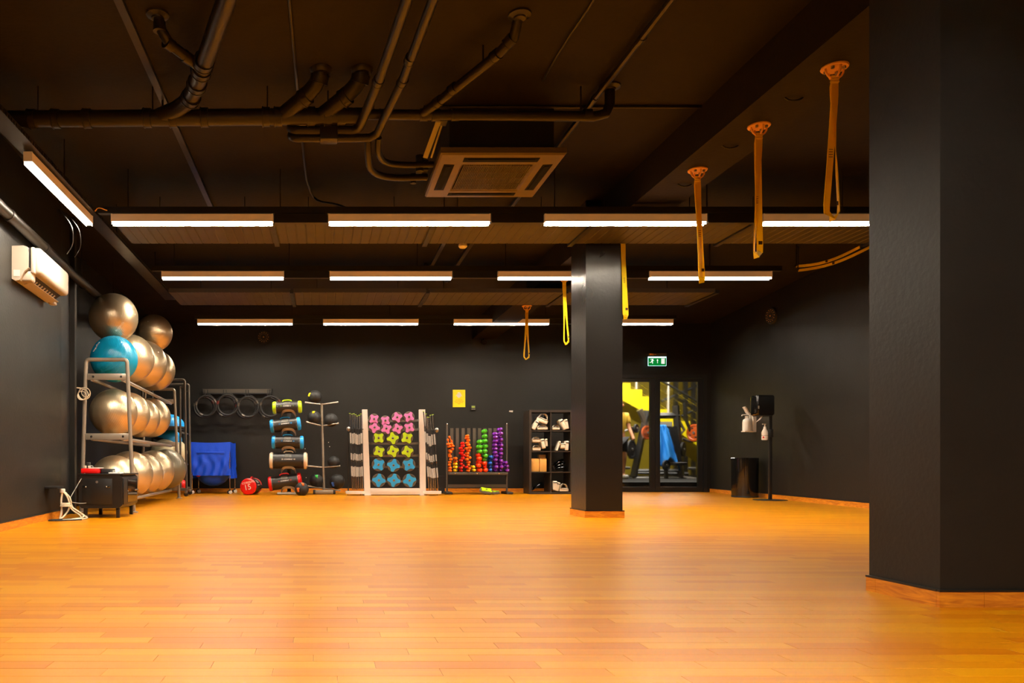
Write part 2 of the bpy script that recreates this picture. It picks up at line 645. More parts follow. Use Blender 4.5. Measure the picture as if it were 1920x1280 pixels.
def rail(label, x0, x1, y, z, gaps, rods):
    t = thing('lighting_rail', label, 'rail', ((x0 + x1) / 2, y, z + .08), 'black rails that carry the LED battens')
    build('track', G().box(x0, x1, y - .03, y + .03, z + .081, z + .135), M['black'], t)
    for a, b in gaps:
        build('blank_cover', G().box(a, b, y - .028, y + .028, z + .0, z + .078), M['black'], t)
    for x in rods:
        build('hanger_rod', G().cyl((x, y, z + .13), (x, y, 3.03), .005, n=6), M['pipe'], t)


rows = [('row nearest the camera, under the first panel', 6.606, 419, [361, 767, 1171.5, 1579.5], 1.38),  # coordinates from here to the cassette, left wall pipe aside, scaled about the camera
        ('middle row between the two panels', 8.74, 521.7, [418, 732.5, 1047.5, 1331], 1.38),
        ('far row close to the back wall', 12.25, 607.3, [459.5, 695, 940, 1172], 1.508)]
for ri, (nm, Y, py, cs, L) in enumerate(rows):
    z = H + (CY - py) * Y / F
    xs = [(c - CX) * Y / F for c in cs]
    short = ['near row', 'middle row', 'far row'][ri]
    for i, x in enumerate(xs):
        batten('lit white LED batten, %s from the left in the %s' % (ORD[i], short), x, Y, z, L, group='LED battens of the %s' % short)
    gaps = [(a + L / 2 + .01, b - L / 2 - .01) for a, b in zip(xs, xs[1:]) if b - a > 1.5]
    rail('black lighting rail of the ' + nm, xs[0] - .8, xs[-1] + (.8 if ri else 1.0), Y, z, gaps, [xs[0] - .55, xs[0] + .75, xs[1] + .3, xs[2] - .6, xs[2] + .7, xs[3]])
batten('lit LED batten running along the left wall under the cable tray', -2.025, 5.952, 2.564, 1.38, 'Y')
# unseen battens added over and behind the camera to light the near floor
for x, Y, nm in ((-.9, 3.0, 'in front of and above'), (-1.4, .3, 'to the left of'), (.6, .3, 'just above'), (2.6, .3, 'to the right of'), (-1.4, -2.3, 'behind and left of'), (.6, -2.3, 'straight behind'), (2.6, -2.3, 'behind and right of')):
    batten('added unseen LED batten %s the camera, outside the frame' % nm, x, Y, 2.57, 1.38)

# radiant ceiling panels behind the first and second rows
for ri, (y0, y1, z, edges, lbl) in enumerate([(6.72, 7.345, 2.603, [-1.86, -.46, .948, 2.337, 3.735, 5.15], 'of the near row'),
                                             (9.43, 10.19, 2.6, [-1.93, -.41, 1.25, 2.94, 4.78], 'of the middle row')]):
    for i, (a, b) in enumerate(zip(edges, edges[1:])):
        t = thing('radiant_panel', 'dark ribbed ceiling panel, %s from the left, behind the battens %s' % ((ORD + ['fifth'])[i], lbl), 'ceiling panel', ((a + b) / 2, y0, z), 'radiant ceiling panels')
        build('sheet', G().box(a + .02, b - .02, y0, y1, z + .004, z + .05), M['panel'], t)
        g = G()
        n = 16
        wd = (b - a - .06) / n
        for k in range(n):
            xa = a + .03 + k * wd
            g.prism([(xa + .003, z + .004), (xa + .008, z), (xa + wd - .008, z), (xa + wd - .003, z + .004)], y0 + .004, y1 - .004)
        ob = build('rib_panel', g, M['panel'], t, 20)
        ob['kind'] = 'stuff'
        build('joint_cover', G().box(b - .022, b + .022, y0 - .01, y1 + .06, z - .012, z + .03), M['black'], t)
        for xx in (a + .3, b - .3):
            build('hanger_rod', G().cyl((xx, y1 - .05, z + .05), (xx, y1 - .05, 3.03), .004, n=6), M['pipe'], t)

# ------------------------------------------------------------------ pipes and cables under the ceiling
def smooth(pts, it=2):
    pts = [Vector(p) for p in pts]
    for _ in range(it):
        q = [pts[0]]
        for a, b in zip(pts, pts[1:]):
            q += [a * .75 + b * .25, a * .25 + b * .75]
        pts = q + [pts[-1]]
    return pts


def pipe(label, pts, r, collars=(), flange=None, rods=(), fs=2.2, m='pipe', n=14, name='drain_pipe', cat='pipe', it=0, cw=1.16):
    pts = smooth(pts, it) if it else [Vector(p) for p in pts]
    t = thing(name, label, cat, pts[0])
    build('pipe_run', G().tube(pts, r, n), M[m], t)
    for a, d in collars:                       # a collar: centre and direction
        a, d = Vector(a), Vector(d).normalized()
        build('collar', G().cyl(a - d * .022, a + d * .022, r * cw, n=n).cyl(a - d * .03, a - d * .023, r * cw * 1.05, n=n), M[m], t)
    if flange:
        f = Vector(flange)
        build('flange', G().lathe([(r * fs, 0), (r * fs * .96, -.012), (r * 1.2, -.022), (r * 1.08, -.03)], f, 'Z', 18), M[m], t)
    for q in rods:
        build('hanger_rod', G().cyl(q, (q[0], q[1], 3.03), .005, n=6), M[m], t)
    return t


ex = Vector((1, 0, 0))
mz = lambda x: 2.829 + .009 * x
cl = [(x, 5.152, mz(x)) for x in (-1.95, -1.79, -1.58, -1.18, -1.01, -.8, -.39, -.31, -.09, .02, .11)]
pipe('thick black soil pipe crossing the ceiling on the left', [(-2.7, 5.152, mz(-2.7)), (.25, 5.152, mz(.25))], .053, [(c, ex) for c in cl], rods=[(-1.914, 5.152, 2.848), (-1.15, 5.152, 2.848), (-.386, 5.152, 2.848)])
pipe('thin black waste pipe continuing to the right past the cassette unit', [(.23, 5.152, 2.843), (1.794, 5.152, 2.829), (1.868, 5.152, 2.848), (1.895, 5.152, 2.912), (1.895, 5.152, 3.032)], .033,
     [((x, 5.152, 2.838), ex) for x in (.39, .66, .74, .87, 1.75)], flange=(1.895, 5.152, 3.032), rods=[(.322, 5.152, 2.848), (1.702, 5.152, 2.848)])
d = Vector((.46, -1.4, .02))
pipe('thick black branch pipe sloping towards the camera from the soil pipe', smooth([(-1.104, 5.152, 2.829), (-.938, 5.06, 2.848), (-.828, 4.876, 2.857), (-.754, 4.655, 2.857)], 1) + [(-.322, 3.404, 2.875)], .053,
     [((-.856, 4.931, 2.852), (.1, -.2, 0)), ((-.791, 4.766, 2.857), d), ((-.736, 4.6, 2.859), d), ((-.708, 4.508, 2.86), d)])
pipe('thin crooked black pipe from ceiling flange into sloping branch', [(-.938, 4.324, 3.032), (-.92, 4.342, 2.949), (-.883, 4.379, 2.894), (-.736, 4.582, 2.857)], .03,
     [((-.929, 4.333, 2.967), (0, 0, 1)), ((-.883, 4.388, 2.894), (.16, .2, -.04)), ((-.8, 4.499, 2.875), (.16, .2, -.04))], flange=(-.938, 4.324, 3.032))
for nm, dx in (('left of the two thick black elbow pipes rising to the ceiling', 0), ('right of the two thick black elbow pipes rising to the ceiling', .262)):
    pipe(nm, smooth([(-.294 + dx, 5.152, 2.829), (-.12 + dx, 5.032, 2.912), (-.046 + dx, 4.968, 2.967), (-.028 + dx, 4.94, 3.032)], 1), .052,
         [((-.129 + dx, 5.042, 2.907), (.19, -.13, .09)), ((-.037 + dx, 4.954, 2.986), (.02, -.03, .07))], flange=(-.028 + dx, 4.931, 3.03), fs=1.4)
pipe('upper one of two parallel black pipes bending forward under the ceiling', smooth([(-.202, 5.428, 2.848), (-.239, 5.244, 2.802), (-.221, 5.207, 2.76), (-.092, 5.207, 2.76)], 2) + smooth([(.092, 5.207, 2.76), (.221, 5.207, 2.76), (.248, 5.06, 2.774)], 1) + [(.322, 4.6, 2.802), (.46, 3.404, 2.848)], .03,
     [((.317, 4.618, 2.802), (.1, -.5, .02))])
pipe('lower one of two parallel black pipes bending forward under the ceiling', smooth([(-.202, 5.456, 2.82), (-.239, 5.281, 2.765), (-.221, 5.235, 2.719), (-.092, 5.235, 2.719)], 2) + smooth([(.184, 5.235, 2.719), (.34, 5.235, 2.723), (.377, 5.06, 2.756)], 1) + [(.46, 4.6, 2.792), (.58, 3.404, 2.838)], .027,
     [((.46, 4.6, 2.792), (.1, -.5, .02)), ((.478, 4.37, 2.802), (.13, -1.3, .05))])
solo('pipe_clamp', G().rbox(-.037, .083, 5.17, 5.27, 2.687, 2.793, .012).cyl((.018, 5.216, 2.783), (.018, 5.216, 3.032), .005, n=6), M['pipe'], 'square black clamp gripping the two parallel pipes', 'clamp')
pipe('black refrigerant pipe curving down, outer of the pair beside the cassette', smooth([P(690, 256, 5.234), P(690, 290, 5.337), P(694, 322, 5.52), P(730, 334, 5.704), P(800, 332, 5.796)], 2), .024, name='refrigerant_pipe')
pipe('black refrigerant pipe curving down, inner of the pair beside the cassette', smooth([P(710, 258, 5.234), P(708, 285, 5.337), P(720, 306, 5.52), P(765, 310, 5.658), P(812, 308, 5.704)], 2), .022, name='refrigerant_pipe')
g = G().cyl(P(787, 292, 5.704), P(787, 322, 5.704), .03, n=10).cyl(P(775, 326, 5.796), P(775, 344, 5.796), .022, n=10).box(*[v for a, b in zip(P(782, 318, 5.704), P(800, 308, 5.796)) for v in sorted((a, b))])
solo('pipe_valve', g, M['blackmatt'], 'black wrapped valve where the curved pipes meet the cassette', 'valve')
pipe('slanting black pipe from ceiling flange down to waste pipe', [(.635, 5.152, 2.838), (.754, 4.986, 2.866), (1.012, 4.526, 2.912), (1.076, 4.416, 2.949), (1.086, 4.342, 3.032)], .03,
     [((.736, 5.014, 2.864), (.28, -.5, .05)), ((.81, 4.876, 2.88), (.28, -.5, .05)), ((1.003, 4.536, 2.912), (.28, -.5, .05)), ((1.058, 4.434, 2.94), (.07, -.1, .05))], flange=(1.086, 4.324, 3.032), rods=[(.948, 4.646, 2.912)])
solo('cable_duct', G().box(-1.136, -1.09, 2.3, 7.64, 3.0, 3.03), M['pipe'], 'straight black cable duct running along the ceiling on the left', 'conduit')
t = thing('ceiling_sensor', 'small brass sensor hanging beside the left cable duct', 'sensor', (-1.113, 5.106, 2.986))
build('stem', G().cyl((-1.113, 5.29, 2.921), (-1.113, 5.29, 3.004), .008), M['pipe'], t)
build('head', G().lathe([(.006, 2.926), (.022, 2.917), (.022, 2.898), (.01, 2.889)], (-1.113, 5.29, 0)), M['gold'], t)
pipe('thin black conduit running down the ceiling to a loose cable', [(-.202, 3.312, 3.018), (-.184, 5.52, 3.018), (-.175, 6.44, 3.018)] + smooth([(-.166, 6.808, 3.013), (-.11, 7.268, 2.986), (.092, 6.808, 2.802), (.184, 6.642, 2.71)], 2), .009, name='conduit', cat='conduit', n=8)
pipe('black conduit pair slanting along the ceiling right of the cassette', [(1.858, 3.128, 2.986), (1.822, 5.428, 2.986), (1.785, 7.636, 2.986)], .02, [((1.84, 4.508, 2.986), (0, 1, 0)), ((1.822, 5.244, 2.986), (0, 1, 0))], name='conduit', cat='conduit', n=8)
pipe('thin black cable drooping along the ceiling right of slanting pipe', smooth([(1.435, 3.312, 3.022), (1.454, 4.14, 3.018), (1.417, 4.6, 3.009), (1.421, 5.06, 3.022)], 1), .007, name='ceiling_cable', cat='cable', n=6)
pipe('thin straight conduit crossing the ceiling to the beam', [(.69, 5.428, 3.018), (2.65, 5.428, 3.018)], .01, name='conduit', cat='conduit', n=8)
for x, y0, y1, nm in ((1.26, 8.19, 9.75, 'left'), (1.56, 8.1, 10.0, 'right')):
    solo('cable_duct', G().box(x - .02, x + .02, y0, y1, 2.85, 2.88).box(x - .02, x + .02, y1 - .04, y1, 2.88, 3.03).box(x - .02, x + .02, y0, y0 + .04, 2.88, 3.03), M['pipe'], 'short black duct above the middle row of battens, the %s one by the detector' % nm, 'conduit')
for px, py, Y, r, nm in ((563, 231, 5.66, .042, 'pale round detector above the two parallel pipes'), ((868), 461, 8.19, .046, 'pale round detector hanging above the middle row of battens')):
    p = P(px, py, Y)
    t = thing('smoke_detector', nm, 'detector', p)
    build('head', G().lathe([(.0, -.02), (r * .75, -.02), (r, -.008), (r, .012), (r * .9, .02)], p), M['offwhite'], t)
    build('base', G().lathe([(r * .7, .02), (r * .7, .035)], p).cyl(p + Vector((0, 0, .03)), (p.x, p.y, 3.03), .012), M['pipe'], t)
# pipe along the left wall, cable tray, loose cables
pp = lambda y: (WL(y) + .075, y, 2.40)
pipe('fat black pipe running along the top of the left wall', [pp(4.4), pp(7.5), (-2.575, 8.6, 2.41), (-2.75, 12.0, 2.41)], .045, [(pp(5.86), (0, 1, 0)), (pp(6.75), (0, 1, 0)), ((-2.555, 8.2, 2.41), (0, 1, 0))],
     rods=[(-2.55, 8.1, 2.43), (-2.63, 9.6, 2.43)], cw=1.12)
t = thing('cable_tray', 'long perforated black cable tray above the left batten', 'cable tray', (-2.024, 4.232, 2.645))
build('tray_base', G().box(-2.09, -1.96, 4.05, 10.1, 2.65, 2.655), M['pipe'], t)
g = G()
for k in range(150):
    y = 4.07 + k * .04
    g.box(-1.962, -1.958, y, y + .024, 2.65, 2.675)
g.box(-1.962, -1.958, 4.05, 10.1, 2.675, 2.684).box(-2.092, -2.088, 4.05, 10.1, 2.65, 2.684)
o = build('perforated_side', g, M['pipe'], t)
o['kind'] = 'stuff'
for y in (4.5, 6.0, 7.5, 9.2):
    build('hanger_rod', G().cyl((-2.025, y, 2.65), (-2.025, y, 3.03), .005, n=6), M['pipe'], t)
for i, (pts, nm) in enumerate([([P(110, 392, 6.349), P(133, 418, 6.256), P(138, 440, 6.256), P(137, 460, 6.349), P(126, 476, 6.44)], 'loose pair of brown cables hanging above the wall air conditioner'),
                               ([P(178, 396, 6.532), P(184, 388, 6.532), P(200, 394, 6.578), P(212, 400, 6.605)], 'short pale cable arching into the first near row batten')]):
    t = thing('loose_cable', nm, 'cable', pts[0])
    build('strand', G().tube(smooth(pts, 2), .005 if i else .004, 6), M['gold'] if i else M['blackmatt'], t)
    if not i:
        build('strand', G().tube([p + Vector((.03, .1, 0)) for p in smooth(pts, 2)], .003, 6), M['blackmatt'], t)

# ------------------------------------------------------------------ cassette air conditioner
z = 2.664
t = thing('cassette_air_conditioner', 'square ceiling cassette air conditioner with central grille', 'air conditioner', (1.35, 6.32, z))
build('body', G().box(.874, 1.61, 5.446, 6.18, z + .05, 3.028), M['black'], t)
M['slotblack'] = mat('slot_black', (8, 8, 8), .8, spec=.15)
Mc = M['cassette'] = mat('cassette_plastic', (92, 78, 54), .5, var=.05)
x0, x1, y0, y1 = .803, 1.679, 5.373, 6.247
gx0, gx1, gy0, gy1 = .994, 1.495, 5.566, 6.072


def frame_ring(o, i, zo, zi):
    """square frame between an outer and an inner rectangle (x0,x1,y0,y1)"""
    c = lambda r, zz: [Vector((r[0], r[2], zz)), Vector((r[1], r[2], zz)), Vector((r[1], r[3], zz)), Vector((r[0], r[3], zz))]
    return [c(o, zo), c(i, zi)]


g = G()
rings = [frame_ring((x0, x1, y0, y1), (x0, x1, y0, y1), z + .05, z + .05)[0]]
rings += frame_ring((x0, x1, y0, y1), (x0 + .012, x1 - .012, y0 + .012, y1 - .012), z + .012, z)
rings += frame_ring((gx0 - .02, gx1 + .02, gy0 - .02, gy1 + .02), (gx0, gx1, gy0, gy1), z - .004, z + .012)
g.ring(rings, cap0=True, cap1=True)
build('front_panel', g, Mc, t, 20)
for (a, b, c_, d_) in ((.975, 1.51, 5.428, 5.506), (.975, 1.51, 6.123, 6.196), (.851, .929, 5.548, 6.072), (1.56, 1.633, 5.548, 6.072)):
    s = build('air_slot', G().rbox(a, b, c_, d_, z - .0035, z + .004, .003), M['slotblack'], t)
    if b - a > d_ - c_:
        build('flap', G().prism([(c_ + .02, z - .008), (c_ + .06, z - .006), (c_ + .06, z - .003), (c_ + .02, z - .005)], a + .03, b - .03, 'X'), M['slotblack'], s)
    else:
        build('flap', G().prism([(a + .02, z - .008), (a + .055, z - .006), (a + .055, z - .003), (a + .02, z - .005)], c_ + .03, d_ - .03, 'Y'), M['slotblack'], s)
g = G()
for k in range(38):
    xx = gx0 + .008 + k * (gx1 - gx0 - .016) / 37
    g.box(xx - .0022, xx + .0022, gy0, gy1, z - .002, z + .01)
for k in range(5):
    yy = gy0 + .02 + k * (gy1 - gy0 - .04) / 4
    g.box(gx0, gx1, yy - .003, yy + .003, z - .003, z + .008)
build('grille_recess', G().box(gx0, gx1, gy0, gy1, z + .009, z + .0118), M['slotblack'], t)
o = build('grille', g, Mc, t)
o['kind'] = 'stuff'
g = G()
a, b = P(822, 228, 5.29), P(797, 296, 5.475)
g.ribbon([a, b], [(1, 0, 0)] * 2, .035, .004).ribbon([a + Vector((.03, .05, 0)), b + Vector((.05, .05, .02))], [(1, 0, 0)] * 2, .012, .004)
g.box(a.x - .02, a.x + .06, a.y - .02, a.y + .06, a.z, 2.85)
solo('hanger_bracket', g, M['steel'], 'slotted metal bracket strip slanting beside the cassette unit', 'bracket')

# ------------------------------------------------------------------ yellow straps on the beam
ZB = 2.74


def strap(i, px, pyA, Ya, pyB, a, b, th0, th1, wd, label, pb):
    A = Vector(((px - CX) * Ya / F, Ya, ZB))
    t = thing('hanging_strap', label, 'strap', A, 'yellow straps hanging from the ceiling beam')
    m = build('anchor_plate', G().lathe([(.068, 0), (.07, -.006), (.066, -.012), (.0, -.012)], A, 'Z', 22), M['gold'], t)
    for k in range(4):
        an = math.pi / 4 + k * math.pi / 2
        build('bolt', G().cyl(A + Vector((.045 * math.cos(an), .045 * math.sin(an), -.012)), A + Vector((.045 * math.cos(an), .045 * math.sin(an), -.026)), .009, n=6), M['steel'], m)
    g = G()
    for an in (0, math.pi / 2):
        pts = [A + Vector((math.cos(an) * .052 * math.cos(u), math.sin(an) * .052 * math.cos(u), -.012 - .055 * math.sin(u))) for u in [math.pi * k / 8 for k in range(9)]]
        g.tube(pts, .006, 7)
    build('eye_bolt', g, M['gold'], t)
    K = A + Vector((0, 0, -.068))
    zl = (pyB - CY) * -Ya / F + H
    Lz = K.z - zl
    bx = (pb - CX) * Ya / F - A.x
    pts, dirs, ws = [], [], []
    n = 18
    prof = lambda s: (0.0 if s < .12 else ((s - .12) / .88) ** 1.1)
    for k in range(n + 1):
        s = k / n
        e = 1 if s < .9 else math.sqrt(max(0, 1 - ((s - .9) / .1) ** 2)) * .85 + .15
        pts.append(K + Vector((bx * s - a * prof(s) * e, 0, -Lz * s)))
        u = th0 * min(1, s * 1.6)
        dirs.append((math.cos(u), math.sin(u), 0))
    for k in range(n - 1, 0, -1):
        s = k / n
        e = 1 if s < .9 else math.sqrt(max(0, 1 - ((s - .9) / .1) ** 2)) * .85 + .15
        pts.append(K + Vector((bx * s + b * prof(s) * e, .012, -Lz * s)))
        u = th1 * min(1, s * 1.6)
        dirs.append((math.cos(u), math.sin(u), 0))
    lp = build('webbing_loop', G().ribbon(pts, dirs, wd, .004, loop=True), M['yellow'], t)
    g = G()
    for k in range(3):
        g.tube([K + Vector((math.cos(v) * .016, math.sin(v) * .014, .012 - k * .014 + .006 * math.sin(v))) for v in [2 * math.pi * q / 10 for q in range(10)]], .008, 6, loop=True)
    build('hitch_knot', g, M['yellow'], t)
    q = pts[n * 2 - 3] if len(pts) > n * 2 - 3 else pts[-3]
    q = pts[n + 2]
    g = G()
    g.box(q.x - .012, q.x + .012, q.y - .007, q.y - .0035, q.z + .0, q.z + .022)
    for k in range(4):
        v = pts[10] + Vector((0, -.0045, k * .014))
        g.box(v.x - .011, v.x + .011, v.y - .001, v.y + .001, v.z, v.z + .003)
    build('stitched_tag', g, M['stitch'], lp)


dS = lambda k: (ZB - H) * F / k
strap(0, 1565, 125, dS(743), 413, .046, .041, .25, 1.2, .042, 'yellow strap hanging beside the big right column, open loop', 1563)
strap(1, 1423, 236, dS(633), 483, .026, .026, .9, .25, .048, 'yellow strap second from the big right column, wide flat loop', 1420)
strap(2, 1308, 318, dS(550), 530, .01, .014, .5, .35, .046, 'yellow strap hanging across third near row batten', 1316)
strap(3, 1168, 432, dS(436), 598, .012, .018, .6, .4, .046, 'yellow strap hanging just right of the middle column', 1173)
strap(4, 1058, 518, dS(350), 646, .03, .035, 1.0, .9, .043, 'yellow strap hanging just left of the middle column, thin loop', 1062)
strap(5, 988, 573, dS(295), 674, .04, .045, .9, .9, .041, 'yellow strap farthest away, hanging across the far row', 987)
# a strap drawn up against the ceiling on the right
t = thing('hanging_strap', 'yellow strap tied up slanting under the ceiling by the right wall', 'strap', P(1493, 503, 8.878))
for k, (o1, o2) in enumerate((((1493, 499, 9.0), (1612, 463, 8.15)), ((1497, 507, 8.97), (1635, 461, 8.05)))):
    a, b = P(*o1), P(*o2)
    pts = [a.lerp(b, s / 8) + Vector((0, 0, -.05 * math.sin(math.pi * s / 8))) for s in range(9)]
    lp = build('webbing_loop', G().ribbon(pts, [(0, .35, 1)] * 9, .03, .005), M['yellow'], t)
    build('stitched_tag', G().box(pts[4].x - .02, pts[4].x + .02, pts[4].y - .02, pts[4].y - .012, pts[4].z - .012, pts[4].z + .012), M['stitch'], lp)
for k in (a, b, P(1493, 499, 8.878)):
    build('hook', G().cyl(k, (k.x, k.y, 3.03), .008, n=8).torus(k, .02, .005, n=12, m=6), M['pipe'], t)
for i, (px, py) in enumerate(((1490, 183), (1370, 273), (1285, 345))):
    Y = (ZB - H) * F / (CY - py)
    p = P(px, py, Y)
    solo('wire_stub', G().tube(smooth([p + Vector((-.06, 0, .0)), p + Vector((-.03, 0, -.02)), p + Vector((.03, 0, -.016)), p + Vector((.06, 0, .01))], 1), .006, 6), M['black'],
         'short black wire stub on the beam, %s from the big column' % ORD[i], 'wire')

# ------------------------------------------------------------------ split air conditioner on the left wall
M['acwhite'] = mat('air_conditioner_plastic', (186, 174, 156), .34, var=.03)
ya, yb = 6.14, 7.03
xw = WL((ya + yb) / 2)
t = thing('wall_air_conditioner', 'white split air conditioner high on the left wall', 'air conditioner', (xw, (ya + yb) / 2, 1.97))
sk = Matrix.Translation((xw, (ya + yb) / 2, 0)) @ Matrix.Rotation(math.radians(3.63), 4, 'Z')
hl = .445
prof = [(0, 2.245), (.09, 2.25), (.12, 2.24), (.13, 2.2), (.13, 2.075), (.1, 2.05), (.062, 1.976), (.03, 1.97), (0, 1.985)]
g = G().prism(prof, -hl, hl, 'Y')
build('body', g.xf(sk), M['acwhite'], t, 25)
g = G().rbox(.125, .215, -hl + .06, hl, 2.035, 2.255, .035, 4)
pn = build('front_panel', g.xf(sk), M['acwhite'], t, 25)
build('gap_shade_strip', G().rbox(.1275, .1315, -hl + .004, hl - .004, 2.08, 2.235, .0015).xf(sk), M['black'], t)  # black strip set in as the shade between body and panel
g = G().rbox(.134, .168, -hl + .03, hl - .005, 2.036, 2.25, .014, 3).rbox(.05, .15, -hl + .035, -hl + .13, 1.975, 2.06, .02, 3)
build('panel_surround', g.xf(sk), M['acwhite'], t, 25)
g = G().prism([(.066, 1.98), (.1, 2.004), (.15, 2.04), (.13, 2.07), (.1, 2.05)], -hl + .13, hl - .03, 'Y')
lv = build('air_outlet', g.xf(sk), M['blackmatt'], t)
g = G()
for k in range(9):
    u = -hl + .17 + k * .073
    g.prism([(.084, 1.988), (.12, 2.014), (.12, 2.02), (.084, 1.996)], u, u + .03, 'Y')
build('vane', g.xf(sk), M['acwhite'], lv)
g = G().prism([(.06, 1.966), (.12, 1.984), (.122, 1.988), (.06, 1.972)], -hl + .12, hl + .0, 'Y')
build('flap', g.xf(sk), M['acwhite'], t)
g = G().rbox(.04, .1, hl - .05, hl + .03, 1.955, 1.985, .012)
build('drain_cap', g.xf(sk), M['acwhite'], t)
build('display_light', G().box(.2145, .2165, .06, .085, 2.125, 2.15).xf(sk), M['acled'], pn)
build('side_hatch', G().box(.015, .065, -hl - .003, -hl, 2.005, 2.055).xf(sk), M['offwhite'], t)

# ------------------------------------------------------------------ exercise balls and their rack
XR = lambda y, base: base - .043 * (y - 8.15)
t = thing('ball_rack', 'tall silver tube rack of three shelves for exercise balls', 'rack', (-2.3, 9.8, 0))
Ms = M['silver']
for nm, Y in (('front', 8.15), ('back', 11.42)):
    l, r = XR(Y, -2.57), XR(Y, -2.02)
    pts = [Vector((l, Y, .01)), Vector((l + .045, Y, 1.5))] + smooth([(l + .047, Y, 1.53), (l + .05, Y, 1.61), (l + .13, Y, 1.61)], 2) + smooth([(r - .15, Y, 1.61), (r - .07, Y, 1.61), (r - .067, Y, 1.53)], 2) + [Vector((r - .065, Y, 1.5)), Vector((r, Y, .01))]
    fr = build('end_frame', G().tube(pts, .021, 10), Ms, t)
    for x in (l, r):
        build('foot', G().lathe([(.048, 0), (.05, .006), (.03, .014)], (x, Y, 0), 'Z', 16), Ms, fr)
    for zz, ins in ((1.43, .06), (.80, .03), (.15, .01)):
        cb = build('crossbar', G().rbox(l + ins, r - ins, Y - .012, Y + .012, zz - .034, zz + .034, .006), Ms, t)
        if Y < 9:
            for q in (.16, .84):
                xx = l + ins + (r - l - 2 * ins) * q
                build('screw', G().lathe([(.012, -.006), (.012, 0)], (xx, Y - .012, zz), 'Y', 10), M['chrome'], cb)
for zz in (1.40, .775, .12):
    for base in (-2.46, -2.14):
        build('shelf_rail', G().tube([(XR(8.1, base), 8.15, zz), (XR(11.4, base), 11.42, zz)], .02, 8), Ms, t)

bs = {}


def ball(kind, px, py, Y, r, label, rot, print_=False):
    p = P(px, py, Y)
    t = thing('exercise_ball', label, 'exercise ball', p, 'exercise balls on the silver rack')
    if kind not in bs:
        o = build('skin', G().sph(p, .30, 48, 26), M[kind], t)
        bs[kind] = o
        q = build('plug', G().lathe([(.0, .003), (.009, .002), (.011, -.002)], p + Vector((0, 0, .3))), M['white'], t)
        bs[kind + 'p'] = q
    else:
        for nm in (kind, kind + 'p'):
            o = bs[nm].copy()
            COL.objects.link(o)
            o.parent = t
    t.scale = (r / .30,) * 3
    t.rotation_euler = rot
    if print_:
        o = text('togonda', .045, M['print'], t, p)
        d = (Matrix.Translation((0, 0, 0)))
        v = Vector(print_[:3]).normalized()          # world direction of the print from the ball's middle
        R = Matrix.Identity(3)
        e = t.rotation_euler.to_matrix()
        up = (Vector((0, 0, 1)) - v * v.z).normalized()
        rt = up.cross(v)
        ang = print_[3]
        xa = rt * math.cos(ang) + up * math.sin(ang)
        ya_ = v.cross(xa)
        B = Matrix((xa, ya_, v)).transposed()
        o.matrix_basis = Matrix.Translation(e.inverted() @ (v * .302)) @ (e.inverted() @ B).to_4x4()
    return t


R_ = math.radians
side = (R_(8), R_(72), R_(0))
ball('ball_blue', 214, 673, 8.55, .257, 'turquoise exercise ball at the front of the top shelf', (R_(60), 0, R_(-40)), (-.55, -.72, .42, 1.25))
ball('ball_silver', 244, 672, 9.15, .284, 'silver exercise ball directly behind the turquoise ball', side)
ball('ball_silver', 269, 682, 9.75, .295, 'silver exercise ball third along the top shelf', (R_(30), R_(60), 0))
ball('ball_silver', 290, 694, 10.5, .276, 'silver exercise ball at the far end of the top shelf', side)
ball('ball_silver', 213, 595.5, 8.76, .272, 'bronze silver exercise ball perched on top of turquoise ball', (R_(5), R_(85), R_(-10)), (.45, -.75, -.5, 1.0))
ball('ball_silver', 289, 624, 10.08, .237, 'shaded exercise ball perched highest towards the back of the rack', (R_(60), R_(20), R_(-20)))
for i, (px, py, Y, r) in enumerate(((213, 773, 8.53, .258), (240, 776, 9.13, .258), (263.5, 783, 9.75, .246), (283, 783, 10.33, .262))):
    ball('ball_silver', px, py, Y, r, 'silver exercise ball, %s from the front on the middle shelf' % ORD[i], (R_(5 + 8 * i), R_(74 - 6 * i), R_(-12 * i)))
for i, (px, py, Y, r) in enumerate(((215, 897, 8.52, .258), (242.6, 889, 9.2, .278), (267, 888.5, 9.85, .265), (287, 883.5, 10.46, .284))):
    ball('ball_silver', px, py, Y, r, 'silver exercise ball, %s from the front on the bottom shelf' % ORD[i], (R_(10 + 5 * i), R_(75), R_(10 * i)), (.62, -.75, -.2, 1.35) if i == 3 else False)
ball('ball_dark', 312, 879, 11.12, .285, 'dark grey exercise ball at the far end of the bottom shelf', side)

